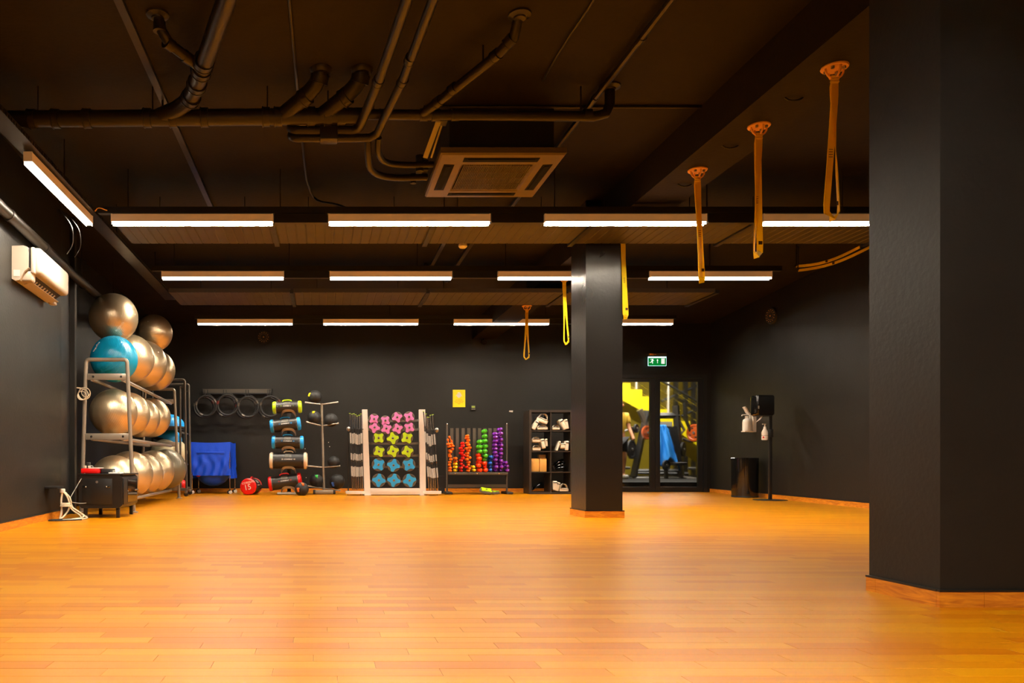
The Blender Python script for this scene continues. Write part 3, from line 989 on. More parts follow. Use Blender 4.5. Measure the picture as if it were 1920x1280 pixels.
# second, dark trolley behind with bosu domes and cream balls
t = thing('ball_trolley', 'dark tube trolley on castors standing behind the silver rack', 'trolley', (-2.5, 12.4, 0))
Mg = M['graphite']
for Y, xr, zt in ((12.05, -2.19, 1.82), (12.75, -2.25, 1.82)):
    pts = [Vector((-2.85, Y, .1)), Vector((-2.85, Y, 1.7))] + smooth([(-2.85, Y, 1.74), (-2.85, Y, zt), (-2.77, Y, zt)], 2) + smooth([(xr - .08, Y, zt), (xr, Y, zt), (xr, Y, 1.74)], 2) + [Vector((xr, Y, 1.7)), Vector((xr + .03, Y, .1))]
    build('hoop_frame', G().tube(pts, .018, 10), Mg, t)
    build('upright', G().cyl((xr - .07, Y + .03, .1), (xr - .08, Y + .03, zt - .1), .016, n=8).cyl((xr - .07, Y + .03, zt - .12), (xr, Y, zt - .12), .012, n=8), Mg, t)
    build('base_bar', G().rbox(-2.87, xr + .05, Y - .02, Y + .02, .09, .13, .008), Mg, t)
    c = build('castor', G().lathe([(.02, -.014), (.036, -.01), (.036, .01), (.02, .014)], (xr + .02, Y, .037), 'Y', 14), M['black'], t)
    build('castor_fork', G().rbox(xr - .0, xr + .04, Y - .02, Y + .02, .05, .092, .005), M['steel'], c)
    build('castor', G().lathe([(.02, -.014), (.036, -.01), (.036, .01), (.02, .014)], (-2.8, Y, .037), 'Y', 14).box(-2.82, -2.78, Y - .02, Y + .02, .05, .092), M['black'], t)
for zz in (.12, .5, 1.0):
    build('shelf_bar', G().cyl((-2.25, 12.05, zz), (-2.27, 12.75, zz), .014, n=8).cyl((-2.8, 12.05, zz), (-2.8, 12.75, zz), .014, n=8), Mg, t)
for nm, px, py in (('front', 309, 850), ('rear', 325, 848)):
    b = ball('ball_cream', px, py, 12.15 if nm == 'front' else 12.62, .225, 'cream exercise ball on the dark trolley, the %s one' % nm, side)
    b['group'] = 'cream balls on the dark trolley'
for i, (px, py, Y, tilt) in enumerate(((318, 800, 12.3, 0), (314, 824, 12.62, -18))):
    p = P(px, py, Y)
    t = thing('bosu_trainer', 'blue half dome balance trainer on the dark trolley, %s' % ('upper level one' if not i else 'lower tilted one'), 'balance trainer', p)
    build('dome', G().lathe([(.24 * math.cos(a), .2 * math.sin(a)) for a in [math.pi / 2 * k / 10 for k in range(11)]], p, 'Z', 28), M['ball_blue'] if 0 else M['cyan'], t)
    build('platform', G().lathe([(.2, -.05), (.25, -.045), (.265, -.02), (.262, 0), (.24, .004)], p, 'Z', 28), M['blackmatt'], t)
    t.rotation_euler = (0, R_(-tilt), 0)
p = P(340, 908, 12.35)
solo('slam_ball', G().sph(p, .085, 18, 12), M['red'], 'red ball low on the dark trolley behind the rack', 'ball')

# ------------------------------------------------------------------ equipment cabinet in the left corner, with what lies on it
cx0, cx1, cy0, cy1, cz0, cz1 = -2.335, -1.925, 7.32, 7.92, .092, .412
t = thing('equipment_cabinet', 'low black steel equipment cabinet on short legs in the left corner', 'cabinet', (-2.13, 7.6, 0))
Mb = M['cabinet'] = mat('cabinet_black', (19, 17, 14), .4)
oct_ = lambda i: [(cx0 + i, cz0 + .03), (cx0 + .03, cz0 + i), (cx1 - .03, cz0 + i), (cx1 - i, cz0 + .03), (cx1 - i, cz1 - .03), (cx1 - .03, cz1 - i), (cx0 + .03, cz1 - i), (cx0 + i, cz1 - .03)]
build('case', G().prism(oct_(0), cy0, cy1, 'Y'), Mb, t)
build('top_plate', G().rbox(cx0 - .005, cx1 + .01, cy0 - .005, cy1 + .01, cz1 - .006, cz1 + .008, .004), Mb, t)
dr = build('door', G().rbox(cx0 + .035, cx1 - .09, cy0 - .008, cy0, cz0 + .04, cz1 - .04, .003), Mb, t)
build('keyhole', G().lathe([(.012, -.004), (.012, 0)], (-2.16, cy0 - .008, cz1 - .07), 'Y', 12), M['steel'], dr)
for x in (cx0 + .06, cx1 - .13):
    l = build('latch', G().rbox(x - .022, x + .022, cy0 - .012, cy0 - .007, cz1 - .125, cz1 - .105, .002), M['blackgloss'], dr)
    build('latch_knob', G().sph((x + (.012 if x < -2.15 else -.012), cy0 - .013, cz1 - .115), .006, 10, 6), M['white'], l)
gd = build('side_door', G().rbox(cx1, cx1 + .01, cy0 + .03, cy1 - .03, cz0 + .035, cz1 - .035, .003), Mb, t)
build('window', G().box(cx1 + .01, cx1 + .013, cy0 + .17, cy1 - .06, cz0 + .05, cz1 - .05), M['darkglass'], gd)
for yy in (cy0 + .14, cy1 - .08):
    build('lock', G().lathe([(.009, 0), (.009, .018)], (cx1 + .011, yy, .25), 'X', 12), M['chrome'], gd)
for x in (cx0 + .05, cx1 - .05):
    for y in (cy0 + .05, cy1 - .05):
        build('leg', G().rbox(x - .016, x + .016, y - .016, y + .016, 0, cz0, .003), M['black'], t)
ct = cz1 + .008
t = thing('red_case', 'red flat case with white keys lying on the black cabinet', 'case', (-2.24, 7.45, ct))
build('shell', G().rbox(-2.33, -2.17, 7.36, 7.56, ct, ct + .05, .012), M['red'], t)
build('keypad', G().box(-2.27, -2.16, 7.42, 7.54, ct + .05, ct + .058), M['print'], t)
t = thing('power_adapter', 'black adapter with two pale plugs standing on the red case', 'adapter', (-2.29, 7.5, ct + .05))
build('block', G().rbox(-2.312, -2.282, 7.48, 7.53, ct + .05, ct + .11, .005), M['blackmatt'], t)
for x in (-2.318, -2.279):
    build('plug', G().rbox(x - .01, x + .01, 7.455, 7.478, ct + .05, ct + .075, .003), M['cream'], t)
t = thing('small_mixer', 'small black device with coloured lights behind the red case', 'device', (-2.13, 7.55, ct))
build('housing', G().rbox(-2.165, -2.07, 7.46, 7.62, ct, ct + .045, .006), M['blackmatt'], t)
build('knob', G().lathe([(.014, 0), (.012, .02)], (-2.06, 7.5, ct + .02), 'X', 12), M['printgrey'], t)
solo('notebook', G().rbox(-2.07, -1.96, 7.38, 7.52, ct, ct + .012, .002), M['papers'], 'white booklet lying on the black cabinet', 'booklet')
# wall socket and its tangle of cables
pw = WL(7.1)
t = thing('wall_socket', 'black wall socket block with a white plug above the skirting', 'socket', (pw, 7.1, .2))
build('box', G().rbox(pw, pw + .13, 7.0, 7.16, .285, .31, .004), M['black'], t)
build('plug', G().rbox(pw + .11, pw + .15, 7.1, 7.15, .245, .285, .008), M['white'], t)
pw += .1
cab = [([(pw + .03, 7.12, .25), (pw + .02, 7.11, .17), (pw + .035, 7.1, .08), (pw + .02, 7.08, .008)], .009, 'cable', 'thick pale cable hanging straight from the wall socket'),
       ([(pw + .045, 7.13, .25), (pw + .08, 7.13, .2), (pw + .095, 7.14, .11), (pw + .06, 7.1, .04), (pw + .03, 7.06, .009)], .008, 'cable', 'pale cable bowing outward from the wall socket to floor'),
       ([(pw + .05, 7.14, .25), (pw + .1, 7.14, .2), (pw + .1, 7.16, .12), (pw + .16, 7.18, .06), (pw + .23, 7.18, .02), (pw + .14, 7.05, .009)], .007, 'cable', 'pale cable trailing along the floor towards the cabinet'),
       ([(pw + .07, 7.12, .15), (pw + .12, 7.14, .08), (pw + .2, 7.12, .04), (pw + .22, 7.05, .01), (pw + .08, 6.98, .008)], .006, 'cable', 'thin pale cable looping on floor before the cabinet'),
       ([(pw + .08, 7.14, .13), (pw + .17, 7.16, .07), (pw + .21, 7.2, .03), (pw + .26, 7.16, .01), (pw + .18, 6.99, .008)], .008, 'cable', 'second thick pale cable sagging towards the cabinet foot'),
       ([(pw + .22, 7.25, .008), (pw + .06, 7.06, .008), (pw - .04, 6.96, .008), (pw - .01, 6.88, .008), (pw + .12, 6.92, .008), (pw + .24, 7.02, .008)], .006, 'blackmatt', 'black cable looping over the floor by the left skirting'),
       ([(pw + .09, 7.16, .2), (pw + .12, 7.25, .3), (pw + .17, 7.4, .46), (pw + .2, 7.45, .5), (pw + .22, 7.44, .48)], .004, 'printgrey', 'grey cable rising from the tangle to the cabinet top'),
       ([(pw + .1, 7.16, .16), (pw + .15, 7.25, .14), (pw + .2, 7.33, .145)], .004, 'printgrey', 'short grey cable running from the tangle into the cabinet side')]
for pts, r, m, nm in cab:
    solo('power_cable', G().tube(smooth(pts, 3), r, 7), M[m], nm, 'cable')
g = G()
for k in range(3):
    g.torus((pw + .06, 7.13, .125 + .012 * k), .05 - .006 * k, .005, 'Z', 18, 6)
solo('cable_tie', g, M['cable'], 'loops of pale cord wound around the hanging cables', 'cord')
g = G()
for k in range(4):
    g.torus((-2.545 + .011 * k, 8.08 + .01 * k, 1.225 + .012 * k), .045 + .009 * (k % 3), .0042, 'Y', 20, 6)
g.cyl((-2.58, 7.96, 1.3), (-2.54, 8.08, 1.3), .006, n=6)
solo('cable_coil', g, M['cable'], 'coil of pale cable hanging on the left wall post', 'cable')

# ------------------------------------------------------------------ blue ball hopper
t = thing('ball_hopper', 'blue nylon ball cart on white castors by the back wall', 'cart', P(396, 925, 13.1))
Yf, Yk = 13.05, 13.6
xa, xb = (360 - CX) * Yf / F, (431 - CX) * Yf / F
zt = H + (CY - 830) * Yf / F
for (x, y) in ((xa, Yf), (xb, Yf), (xa + .02, Yk), (xb + .02, Yk)):
    l = build('leg', G().cyl((x, y, .05), (x, y, zt), .012, n=10), M['chrome'], t)
    w_ = build('castor', G().lathe([(.015, -.014), (.03, -.01), (.03, .01), (.015, .014)], (x + .01, y, .03), 'Y', 14), M['white'], l)
    build('castor', G().lathe([(.015, -.014), (.03, -.01), (.03, .01), (.015, .014)], (x - .02, y + .02, .03), 'Y', 14).box(x - .012, x + .012, y - .012, y + .012, .05, .075), M['blackmatt'], l)
for a, b in (((xa, Yf), (xb, Yf)), ((xa + .02, Yk), (xb + .02, Yk)), ((xa, Yf), (xa + .02, Yk)), ((xb, Yf), (xb + .02, Yk))):
    build('top_bar', G().cyl((a[0], a[1], zt), (b[0], b[1], zt), .011, n=8), M['chrome'], t)
zs = H + (CY - 891) * Yf / F
n, rows_ = 10, 7


def cloth(p0, p1, zhi, zlo, bulge, seed, nx=22, nz=14):
    rnd = random.Random(seed)
    ph = [rnd.uniform(0, 6) for _ in range(6)]
    p0, p1 = Vector(p0), Vector(p1)
    d = (p1 - p0)
    nrm = Vector((d.y, -d.x)).normalized()
    rings = []
    for th in (0, .004):
        for j in range(nz + 1):
            v = j / nz
            row = []
            for i in range(nx + 1):
                u = i / nx
                dia = math.sin(9 * u + 7 * v + ph[0]) * math.sin(math.pi * u) + .6 * math.sin(17 * (u - .5) * (1 - v) + ph[1])
                b = bulge * (math.sin(math.pi * u) ** .6) * v * .4 + .007 * dia * v
                b += .018 * v * math.sin(31 * u + 5 * v * v + ph[2]) * (.3 + v) + .02 * math.exp(-((v - .55 - .35 * abs(u - .5)) * 9) ** 2) * math.sin(24 * u)
                q = p0 + d * u + nrm * (b - th)
                row.append(Vector((q.x, q.y, zhi + (zlo - zhi) * v - .012 * math.sin(math.pi * u) * (1 if j == 0 else .3))))
            rings.append(row)
    nn = nx + 1
    g = G()
    vs = [v for r in rings for v in r]
    fs = []
    for j in range(2 * nz + 1):
        for i in range(nx):
            fs.append((j * nn + i, j * nn + i + 1, (j + 1) * nn + i + 1, (j + 1) * nn + i))
    g.add(vs, fs[:nz * nx] + fs[(nz + 1) * nx:])
    return g


e = .014
build('front_panel', cloth((xa - e, Yf - e), (xb + e, Yf - e), zt + .014, zs, .03, 1), M['bluecloth'], t, 180)
build('side_panel', cloth((xb + e, Yf - e), (xb + .02 + e, Yk + e), zt + .014, zs - .05, .05, 2), M['bluecloth'], t, 180)
build('side_panel', cloth((xa + .02 - e, Yk + e), (xa - e, Yf - e), zt + .014, zs - .05, .05, 3), M['bluecloth'], t, 180)
build('back_panel', cloth((xb + .02 + e, Yk + e), (xa + .02 - e, Yk + e), zt + .014, zs, .03, 4), M['bluecloth'], t, 180)
g = G()
g.sph(((xa + xb) / 2, (Yf + Yk) / 2, zs + .08), 1, 26, 12, ((xb - xa) / 2 - .02, (Yk - Yf) / 2 - .02, .27))
build('sagging_bag', g, M['bluecloth'], t, 180)
pk = build('pocket', G().rbox(xa + .08, xb - .09, Yf - e - .012, Yf - e - .006, zt - .18, zt - .145, .004), M['bluecloth'], t)
solo('red_ball', G().sph((xa + .09, Yf + .1, zs + .028), .055, 16, 10), M['red'], 'red ball peeping out under the blue cart cloth', 'ball')

# ------------------------------------------------------------------ wall rail with black hoops
t = thing('hoop_rail', 'black wall rail with four hooks above the blue cart', 'rail', P(445, 734, YB))
a, b = P(380, 738, YB - .06), P(510, 729, YB - .02)
build('back_plate', G().box(a.x, b.x, YB - .02, YB, a.z, b.z), M['graphite'], t)
build('front_bar', G().box(a.x, b.x, YB - .10, YB - .085, a.z - .01, a.z + .012).box(a.x, b.x, YB - .1, YB, a.z - .012, a.z - .004).box(a.x, a.x + .01, YB - .1, YB, a.z - .01, b.z).box(b.x - .01, b.x, YB - .1, YB, a.z - .01, b.z), M['blackmatt'], t)
for i, px in enumerate((386, 421, 463, 504)):
    x = P(px, 700, 13.75).x
    g = G()
    for dx in (-.022, .022):
        g.tube([(x + dx, YB - .1, b.z - .02), (x + dx, YB - .11, a.z - .05), (x + dx, YB - .16, a.z - .08), (x + dx, YB - .3, a.z - .06), (x + dx, YB - .31, a.z - .03)], .007, 6)
    build('hook', g, M['blackmatt'], t)
    for k in range(2):
        cpx, cpy = ((384, 762), (424.5, 760.5), (463, 764), (505, 763))[i]
        Yh = 13.72 - .11 * k
        c = P(cpx + (2.5 if k else -1.5), cpy - (1.5 if k else -1), Yh)
        hp = thing('training_hoop', 'black training hoop, %s on the %s hook from the left' % (('front' if k else 'rear'), ORD[i]), 'hoop', c, 'black hoops hanging on the wall rail')
        build('ring', G().torus(c, .176, .021, 'Y', 36, 8), M['blackmatt'], hp)
        for an in ((2.9, .5, 4.2)[:2 + (i + k) % 2]):
            pts = [c + Vector((.178 * math.cos(an + s), -.004, .178 * math.sin(an + s))) for s in (-.16, -.05, .05, .16)]
            build('joint_sleeve', G().tube(pts, .0245, 8), M['graphite'] if (i + k + int(an)) % 4 else M['darkred'], hp)
        pts = [c + Vector((.195 * math.cos(1.0 + s), -.01, .195 * math.sin(1.0 + s) + .012 * math.sin(s * 4))) for s in (-.5, -.2, .1, .4)]
        build('grip_handle', G().tube(smooth(pts, 1), .012, 6), M['pu'], hp)

# ------------------------------------------------------------------ weight bags and their stand
Yp = 12.75
t = thing('bag_stand', 'silver stand holding five stacked weight bags', 'stand', P(541, 926, Yp))
xm = P(541, 900, Yp).x
build('post', G().rbox(xm - .03, xm + .03, Yp + .16, Yp + .21, .02, 1.42, .006), M['black'], t)
build('base', G().rbox(P(520, 0, Yp).x, P(556.5, 0, Yp).x, Yp - .05, Yp + .02, .008, .042, .008), M['offwhite'], t)
build('base', G().rbox(xm - .035, xm + .035, Yp - .03, Yp + .25, .01, .05, .006), M['black'], t)
for i, py in enumerate((770, 804.5, 838.5, 875.5, 912.5)):
    zc = H + (CY - py) * Yp / F
    pts = [(xm - .12, Yp + .03, zc - .1), (xm - .11, Yp - .06, zc - .05), (xm - .07, Yp - .105, zc - .008), (xm, Yp - .11, zc), (xm + .07, Yp - .105, zc - .008), (xm + .11, Yp - .06, zc - .05), (xm + .12, Yp + .03, zc - .1)]
    build('cradle', G().ribbon(smooth(pts, 2), [(0, -.4, 1)] * len(smooth(pts, 2)), .038, .008), M['silver'], t)


def bag(label, px, py, L, dia, ang, m, left, right, loc=None, rz=0, end_text=None, word='COREBAG'):
    """a weight bag modelled along X about its own middle"""
    t = thing('weight_bag', label, 'weight bag', (0, 0, 0), 'weight bags' if not end_text else None)
    r, h = dia / 2, L / 2
    build('body', G().lathe([(r * .96, -h + .04), (r * .97, 0), (r * .96, h - .04)], (0, 0, 0), 'X', 28), M['pu'], t)
    for s in (-1, 1):
        build('end_cap', G().lathe([(r * .97, s * (h - .055)), (r * 1.03, s * (h - .05)), (r * 1.03, s * (h - .018)), (r * .9, s * h), (r * .45, s * (h + .006)), (0, s * (h + .006))], (0, 0, 0), 'X', 28), m, t)
        hd = [(s * .09 - .03, -r * .3, r * .97), (s * .09 - .02, -r * .3, r * 1.16), (s * .09 + .02, -r * .3, r * 1.16), (s * .09 + .03, -r * .3, r * .97)]
        build('side_handle', G().tube(smooth([(s * (h - .065), -r * .75, r * .3), (s * (h - .08), -r * 1.1, r * .1), (s * (h - .08), -r * 1.1, -r * .2), (s * (h - .065), -r * .8, -r * .4)], 2), .009, 6), M['pu'], t)
        # seam of pale webbing next to the cap
        build('seam', G().lathe([(r * .985, s * (h - .062)), (r * .985, s * (h - .056))], (0, 0, 0), 'X', 28), M['printgrey'], t)
    build('top_handle', G().tube(smooth([(-.075, -.01, r * .95), (-.06, -.01, r * 1.17), (.06, -.01, r * 1.17), (.075, -.01, r * .95)], 2), .011, 7), m, t)
    # mesh window of fine pale threads
    g = G()
    for k in range(8):
        u = -.05 + k * .1 / 7
        g.tube([(u, -r * math.cos(a) * .985, r * math.sin(a) * .985) for a in (.45, .6, .75, .95)], .0022, 4)
    for a in (.45, .6, .75, .95):
        g.tube([(-.05, -r * math.cos(a) * .985, r * math.sin(a) * .985), (.05, -r * math.cos(a) * .985, r * math.sin(a) * .985)], .0018, 4)
    o = build('mesh_window', g, M['printgrey'], t)
    a = .18
    q = Vector((0, -r * .995 * math.cos(a), r * .995 * math.sin(a)))
    rt = (math.pi / 2 - a, 0, 0)
    text(word, .03, M['print'], t, q, rt, shear=.2)
    text(left, .03, m, t, q + Vector((-.095, 0, 0)), rt)
    text(right, .03, m, t, q + Vector((.1, 0, 0)), rt)
    if end_text:
        ey = -h - .0075
        rt2 = (math.pi / 2, R_(-12), -math.pi / 2)
        for tx, sz, zz in ((end_text, r * .95, -.012), (word, r * .36, r * .52)):
            text(tx, sz, M['print'], t, (ey, math.sin(R_(12)) * zz * -.6, zz), rt2, ext=.001)
    t.rotation_euler = (0, R_(-ang), rz)
    t.location = loc or P(px, py, Yp - .02)
    return t


bag('black weight bag with lime ends, topmost on the stand', 538.5, 763.5, .475, .2, 2, M['lime'], '5', '11')
bag('black weight bag with blue ends, tilted, second from top', 535.3, 796.5, .5, .215, 6, M['cyan'], '10', '22')
bag('black weight bag with blue ends, level, third from top', 539.5, 829, .52, .215, -.5, M['cyan'], '10', '22')
bag('thick black weight bag with cream ends, fourth from top', 541, 863.5, .62, .27, 0, M['cream'], '20', '44')
bag('black weight bag with red ends, lowest and tilted', 534.5, 903, .545, .235, 8, M['red'], '15', '33')
p = P(464, 912, 12.62)
bag('red ended weight bag marked 15 lying on the floor', 0, 0, .42, .262, 0, M['red'], '15', '33', loc=(p.x + .045, 12.8, .137), rz=R_(80), end_text='15')

# ------------------------------------------------------------------ medicine ball tree
Yt = 13.0
t = thing('ball_tree', 'silver medicine ball tree with paired arms', 'stand', P(608, 926, Yt))
top, bot = P(603, 756, Yt), P(607.5, 918, Yt)
build('pole', G().tube([bot, top], .021, 12), M['silver'], t)
a, b = P(587, 926, Yt - .12), P(629, 918.5, Yt - .12)
build('base', G().rbox(a.x + .03, b.x - .03, Yt - .16, Yt - .05, a.z + .005, b.z, .012), M['silver'], t)
for x in (a.x, b.x - .04):
    build('end_cap', G().rbox(x, x + .04, Yt - .165, Yt + .1, a.z + .002, b.z + .003, .008), M['black'], t)
for (l, c, r) in (((572, 754.5), (603, 758), (634, 754)), ((574, 791), (604, 798), (635, 793.5)), ((577, 873.5), (606, 876), (637.5, 873.5)), ((577, 911), (607, 915.5), (638, 920))):
    for q in (l, r):
        e_ = P(q[0], q[1], Yt - .14)
        s_ = P(c[0], c[1], Yt)
        build('arm', G().tube([s_, e_], .011, 8), M['silver'], t)
        e2 = P(q[0], q[1] - 1, Yt + .14)
        build('arm', G().tube([s_, e2], .011, 8), M['silver'], t)


def medball(px, py, Y, r, prints, label):
    p = P(px, py, Y)
    t = thing('medicine_ball', label, 'medicine ball', p - Vector((0, 0, r)), 'medicine balls of the tree')
    build('skin', G().sph(p, r, 26, 16), M['blackmatt'], t)
    g = G()
    for an in (0, math.pi / 2):
        g.tube([p + Vector((math.cos(an) * math.cos(u), math.sin(an) * math.cos(u), math.sin(u))) * (r * .994) for u in [2 * math.pi * k / 24 for k in range(24)]], .0022, 4, loop=True)
    build('seam', g, M['black'], t)
    for (az, el, w, m) in prints:
        v = Vector((math.sin(az) * math.cos(el), -math.cos(az) * math.cos(el), math.sin(el)))
        up = (Vector((0, 0, 1)) - v * v.z).normalized()
        rt = up.cross(v)
        pts = []
        g = G()
        # splashed hand shape: a palm and four strokes lying on the ball
        for k in range(4):
            an = -.5 + k * .3
            l = [(v + (rt * math.sin(an) + up * math.cos(an)) * s).normalized() * (r * 1.004) + p for s in (.08, .3, .5)]
            g.tube(l, [.013, .011, .006], 5)
        g.tube([(v + rt * s).normalized() * (r * 1.0) + p for s in (-.16, -.05, .07, .16)], [.012, .021, .021, .012], 6)
        build('printed_mark', g, m, t)
    return t


Mgp = M['greenprint'] = mat('green_print', (60, 190, 80), .6)
Mop = M['orangeprint'] = mat('orange_print', (196, 98, 20), .6)
Myp = M['yellowprint'] = mat('yellow_print', (226, 220, 20), .6)
Mbp = M['blueprint'] = mat('blue_print', (40, 80, 150), .6)
medball(590.5, 744, Yt, .115, [(-1.0, .15, 1, Myp)], 'black medicine ball with yellow mark on the top arms')
medball(589.4, 783, Yt, .113, [(-.2, .8, 1, Myp)], 'black medicine ball with yellow mark on the second left arms')
medball(620.7, 787.3, Yt, .115, [], 'plain black medicine ball on the second right arms')
medball(625.8, 866.5, Yt, .103, [], 'plain black medicine ball on the third right arms')
medball(593, 901, Yt - .02, .114, [(.1, .55, 1, Mgp)], 'black medicine ball with green hand print at the bottom left')
medball(632, 902.5, Yt - .02, .128, [(-.6, -.5, 1, Mbp)], 'large black medicine ball at the bottom right of the tree')
medball(565.7, 917, 12.45, .112, [(-.5, -.2, 1, Mop), (.3, .7, 1, Mop)], 'black medicine ball with orange print lying on the floor')

# ------------------------------------------------------------------ plate rack with star plates and bars
Yr = 12.5
t = thing('plate_rack', 'white post rack for coloured star weight plates', 'rack', P(738, 928, Yr))
for (a0, a1, b0, b1) in ((678, 687.5, 683, 694.5), (783.4, 794, 787, 798)):
    T0, T1 = P(a0, 769, Yr + .22), P(a1, 769, Yr + .22)
    B0, B1 = P(b0, 928, Yr), P(b1, 928, Yr)
    ring0 = [Vector((B0.x, Yr - .05, .0)), Vector((B1.x, Yr - .05, .0)), Vector((B1.x, Yr + .07, .0)), Vector((B0.x, Yr + .07, .0))]
    ring1 = [Vector((T0.x, Yr + .0, T0.z)), Vector((T1.x, Yr + .0, T0.z)), Vector((T1.x, Yr + .1, T0.z)), Vector((T0.x, Yr + .1, T0.z))]
    mid = [a.lerp(b, .55) + Vector((0, .01, 0)) for a, b in zip(ring0, ring1)]
    build('post', G().ring([ring0, mid, ring1]), M['offwhite'], t)
    build('foot', G().rbox(B0.x - .01, B1.x + .01, Yr - .07, Yr + .35, 0, .012, .004), M['offwhite'], t)
b0, b1 = P(690, 926.5, Yr), P(788, 915, Yr)
build('base_panel', G().rbox(b0.x, b1.x, Yr - .04, Yr + .05, .012, b1.z, .006), M['offwhite'], t)
RY = [(787, 4), (804, 4), (830, 3), (853, 3), (874, 3), (901, 3)]
for py, n in RY:
    a, b = P(689, py, Yr + .05), P(787, py, Yr + .05)
    pts = [a, a + Vector((.05, .06, -.01)), a.lerp(b, .5) + Vector((0, .1, -.012)), b + Vector((-.05, .06, -.01)), b]
    build('crossbar', G().ribbon(smooth(pts, 2), [(0, 0, 1)] * len(smooth(pts, 2)), .035, .012), M['steel'], t)


def star(r, rot, n=10):
    out = []
    for k in range(4):
        a0 = rot + k * math.pi / 2
        tipw = .19
        for s in (-tipw, 0, tipw):
            out.append((math.cos(a0 + s) * r, math.sin(a0 + s) * r))
        for q in range(1, 5):
            u = q / 5
            an = a0 + tipw + (math.pi / 2 - 2 * tipw) * u
            rr = r * (1 - .37 * math.sin(math.pi * u) ** .7)
            out.append((math.cos(an) * rr, math.sin(an) * rr))
    return out


def plate(px, py, rp, rot, m, label, Y=Yr - .03, num='', group=None, flat=None):
    c = P(px, py, Y) if not flat else Vector(flat)
    r = rp * Y / F
    t = thing('weight_plate', label, 'weight plate', c, group)
    build('rim', G().lathe([(r * .74, .006), (r * .78, -.002), (r * .94, -.002), (r, .008), (r, .034), (r * .93, .042), (r * .74, .042)], c, 'Y', 32), M['platerim'], t)
    build('back_web', G().lathe([(r * .76, .036), (0, .036)], c, 'Y', 24), M['black'], t)
    st = build('star_face', G().prism([(c.x + u, c.z + v) for u, v in star(r * .97, rot)], c.y - .012, c.y + .03, 'Y'), m, t)
    build('hub', G().lathe([(.019, -.012), (.02, -.017), (.012, -.019), (.012, -.013), (0, -.013)], c, 'Y', 14), M['steel'], st)
    if num:
        text(num, r * .26, M['black'], st, c + Vector((0, -.0125, r * .32)))
    build('peg_end', G().cyl(c + Vector((0, -.02, 0)), c + Vector((0, .12, 0)), .011, n=10), M['chrome'], t)
    return t


PL = [('pink', 'pink', [(392, 290, 64, 37), (528, 310, 62, 52), (670, 270, 66, 20), (812, 265, 66, 62)], 'top row', '1'),
      ('pink', 'pink', [(398, 392, 68, 80), (540, 405, 68, 25), (675, 405, 66, 20), (815, 393, 66, 58)], 'second row', '1'),
      ('green', 'lime', [(448, 517, 72, 45), (616, 520, 75, 10), (786, 517, 76, 33)], 'third row', '2'),
      ('green', 'lime', [(452, 680, 72, 28), (620, 677, 74, 18), (793, 680, 74, 16)], 'fourth row', '2'),
      ('aqua', 'aqua', [(446, 837, 80, 35), (626, 845, 80, 78), (810, 838, 80, 60)], 'fifth row', ''),
      ('aqua', 'aqua', [(450, 1025, 82, 84), (630, 1025, 82, 81), (818, 1027, 82, 103)], 'bottom row', '')]
for k, cn, ps, rw, num in PL:
    for i, (x, y, r, an) in enumerate(ps):
        plate(640 + x / 6.4, 740 + y / 6.4, r / 6.4, R_(an), M[k], '%s star weight plate, %s from the left in the %s' % (cn, ORD[i], rw), num=num, group='star plates on the white rack')
for i, (px, dx, dy, nm) in enumerate(((914, 0, 0, 'in front'), (928, .14, .05, 'behind it'))):
    c = P(px, 921, 12.72 + dy)
    t = plate(0, 0, 13, .3 + i, M['green'], 'lime star plate lying flat under the dumbbell rack, the one %s' % nm, flat=(c.x, 12.75, .012 if i == 0 else .0))
    t.location = (c.x, 12.8 + dy * 3, .046)
    t.rotation_euler = (-math.pi / 2 + (.32 if i == 0 else 0), 0, .4)
    if i == 0:
        t.location.z = .075


def bar_mesh(L=1.38):
    t = thing('body_bar', '', 'bar', (0, 0, 0), 'weight bars standing beside the plate rack')
    build('shaft', G().cyl((0, 0, 0), (0, 0, L), .009, n=10), M['chrome'], t)
    for a, b, m, r in ((.24, .42, 'knurl', .0135), (.66, .82, 'blackmatt', .0108), (.42, .50, 'blackmatt', .0108), (.84, 1.03, 'knurl', .0135), (.54, .66, 'knurl', .0108), (1.03, 1.12, 'blackmatt', .0108)):
        build('grip', G().cyl((0, 0, a * L / 1.38), (0, 0, b * L / 1.38), r, n=10), M[m], t)
    build('cap', G().cyl((0, 0, L), (0, 0, L + .008), .015, n=10), M['lime'], t)
    return t


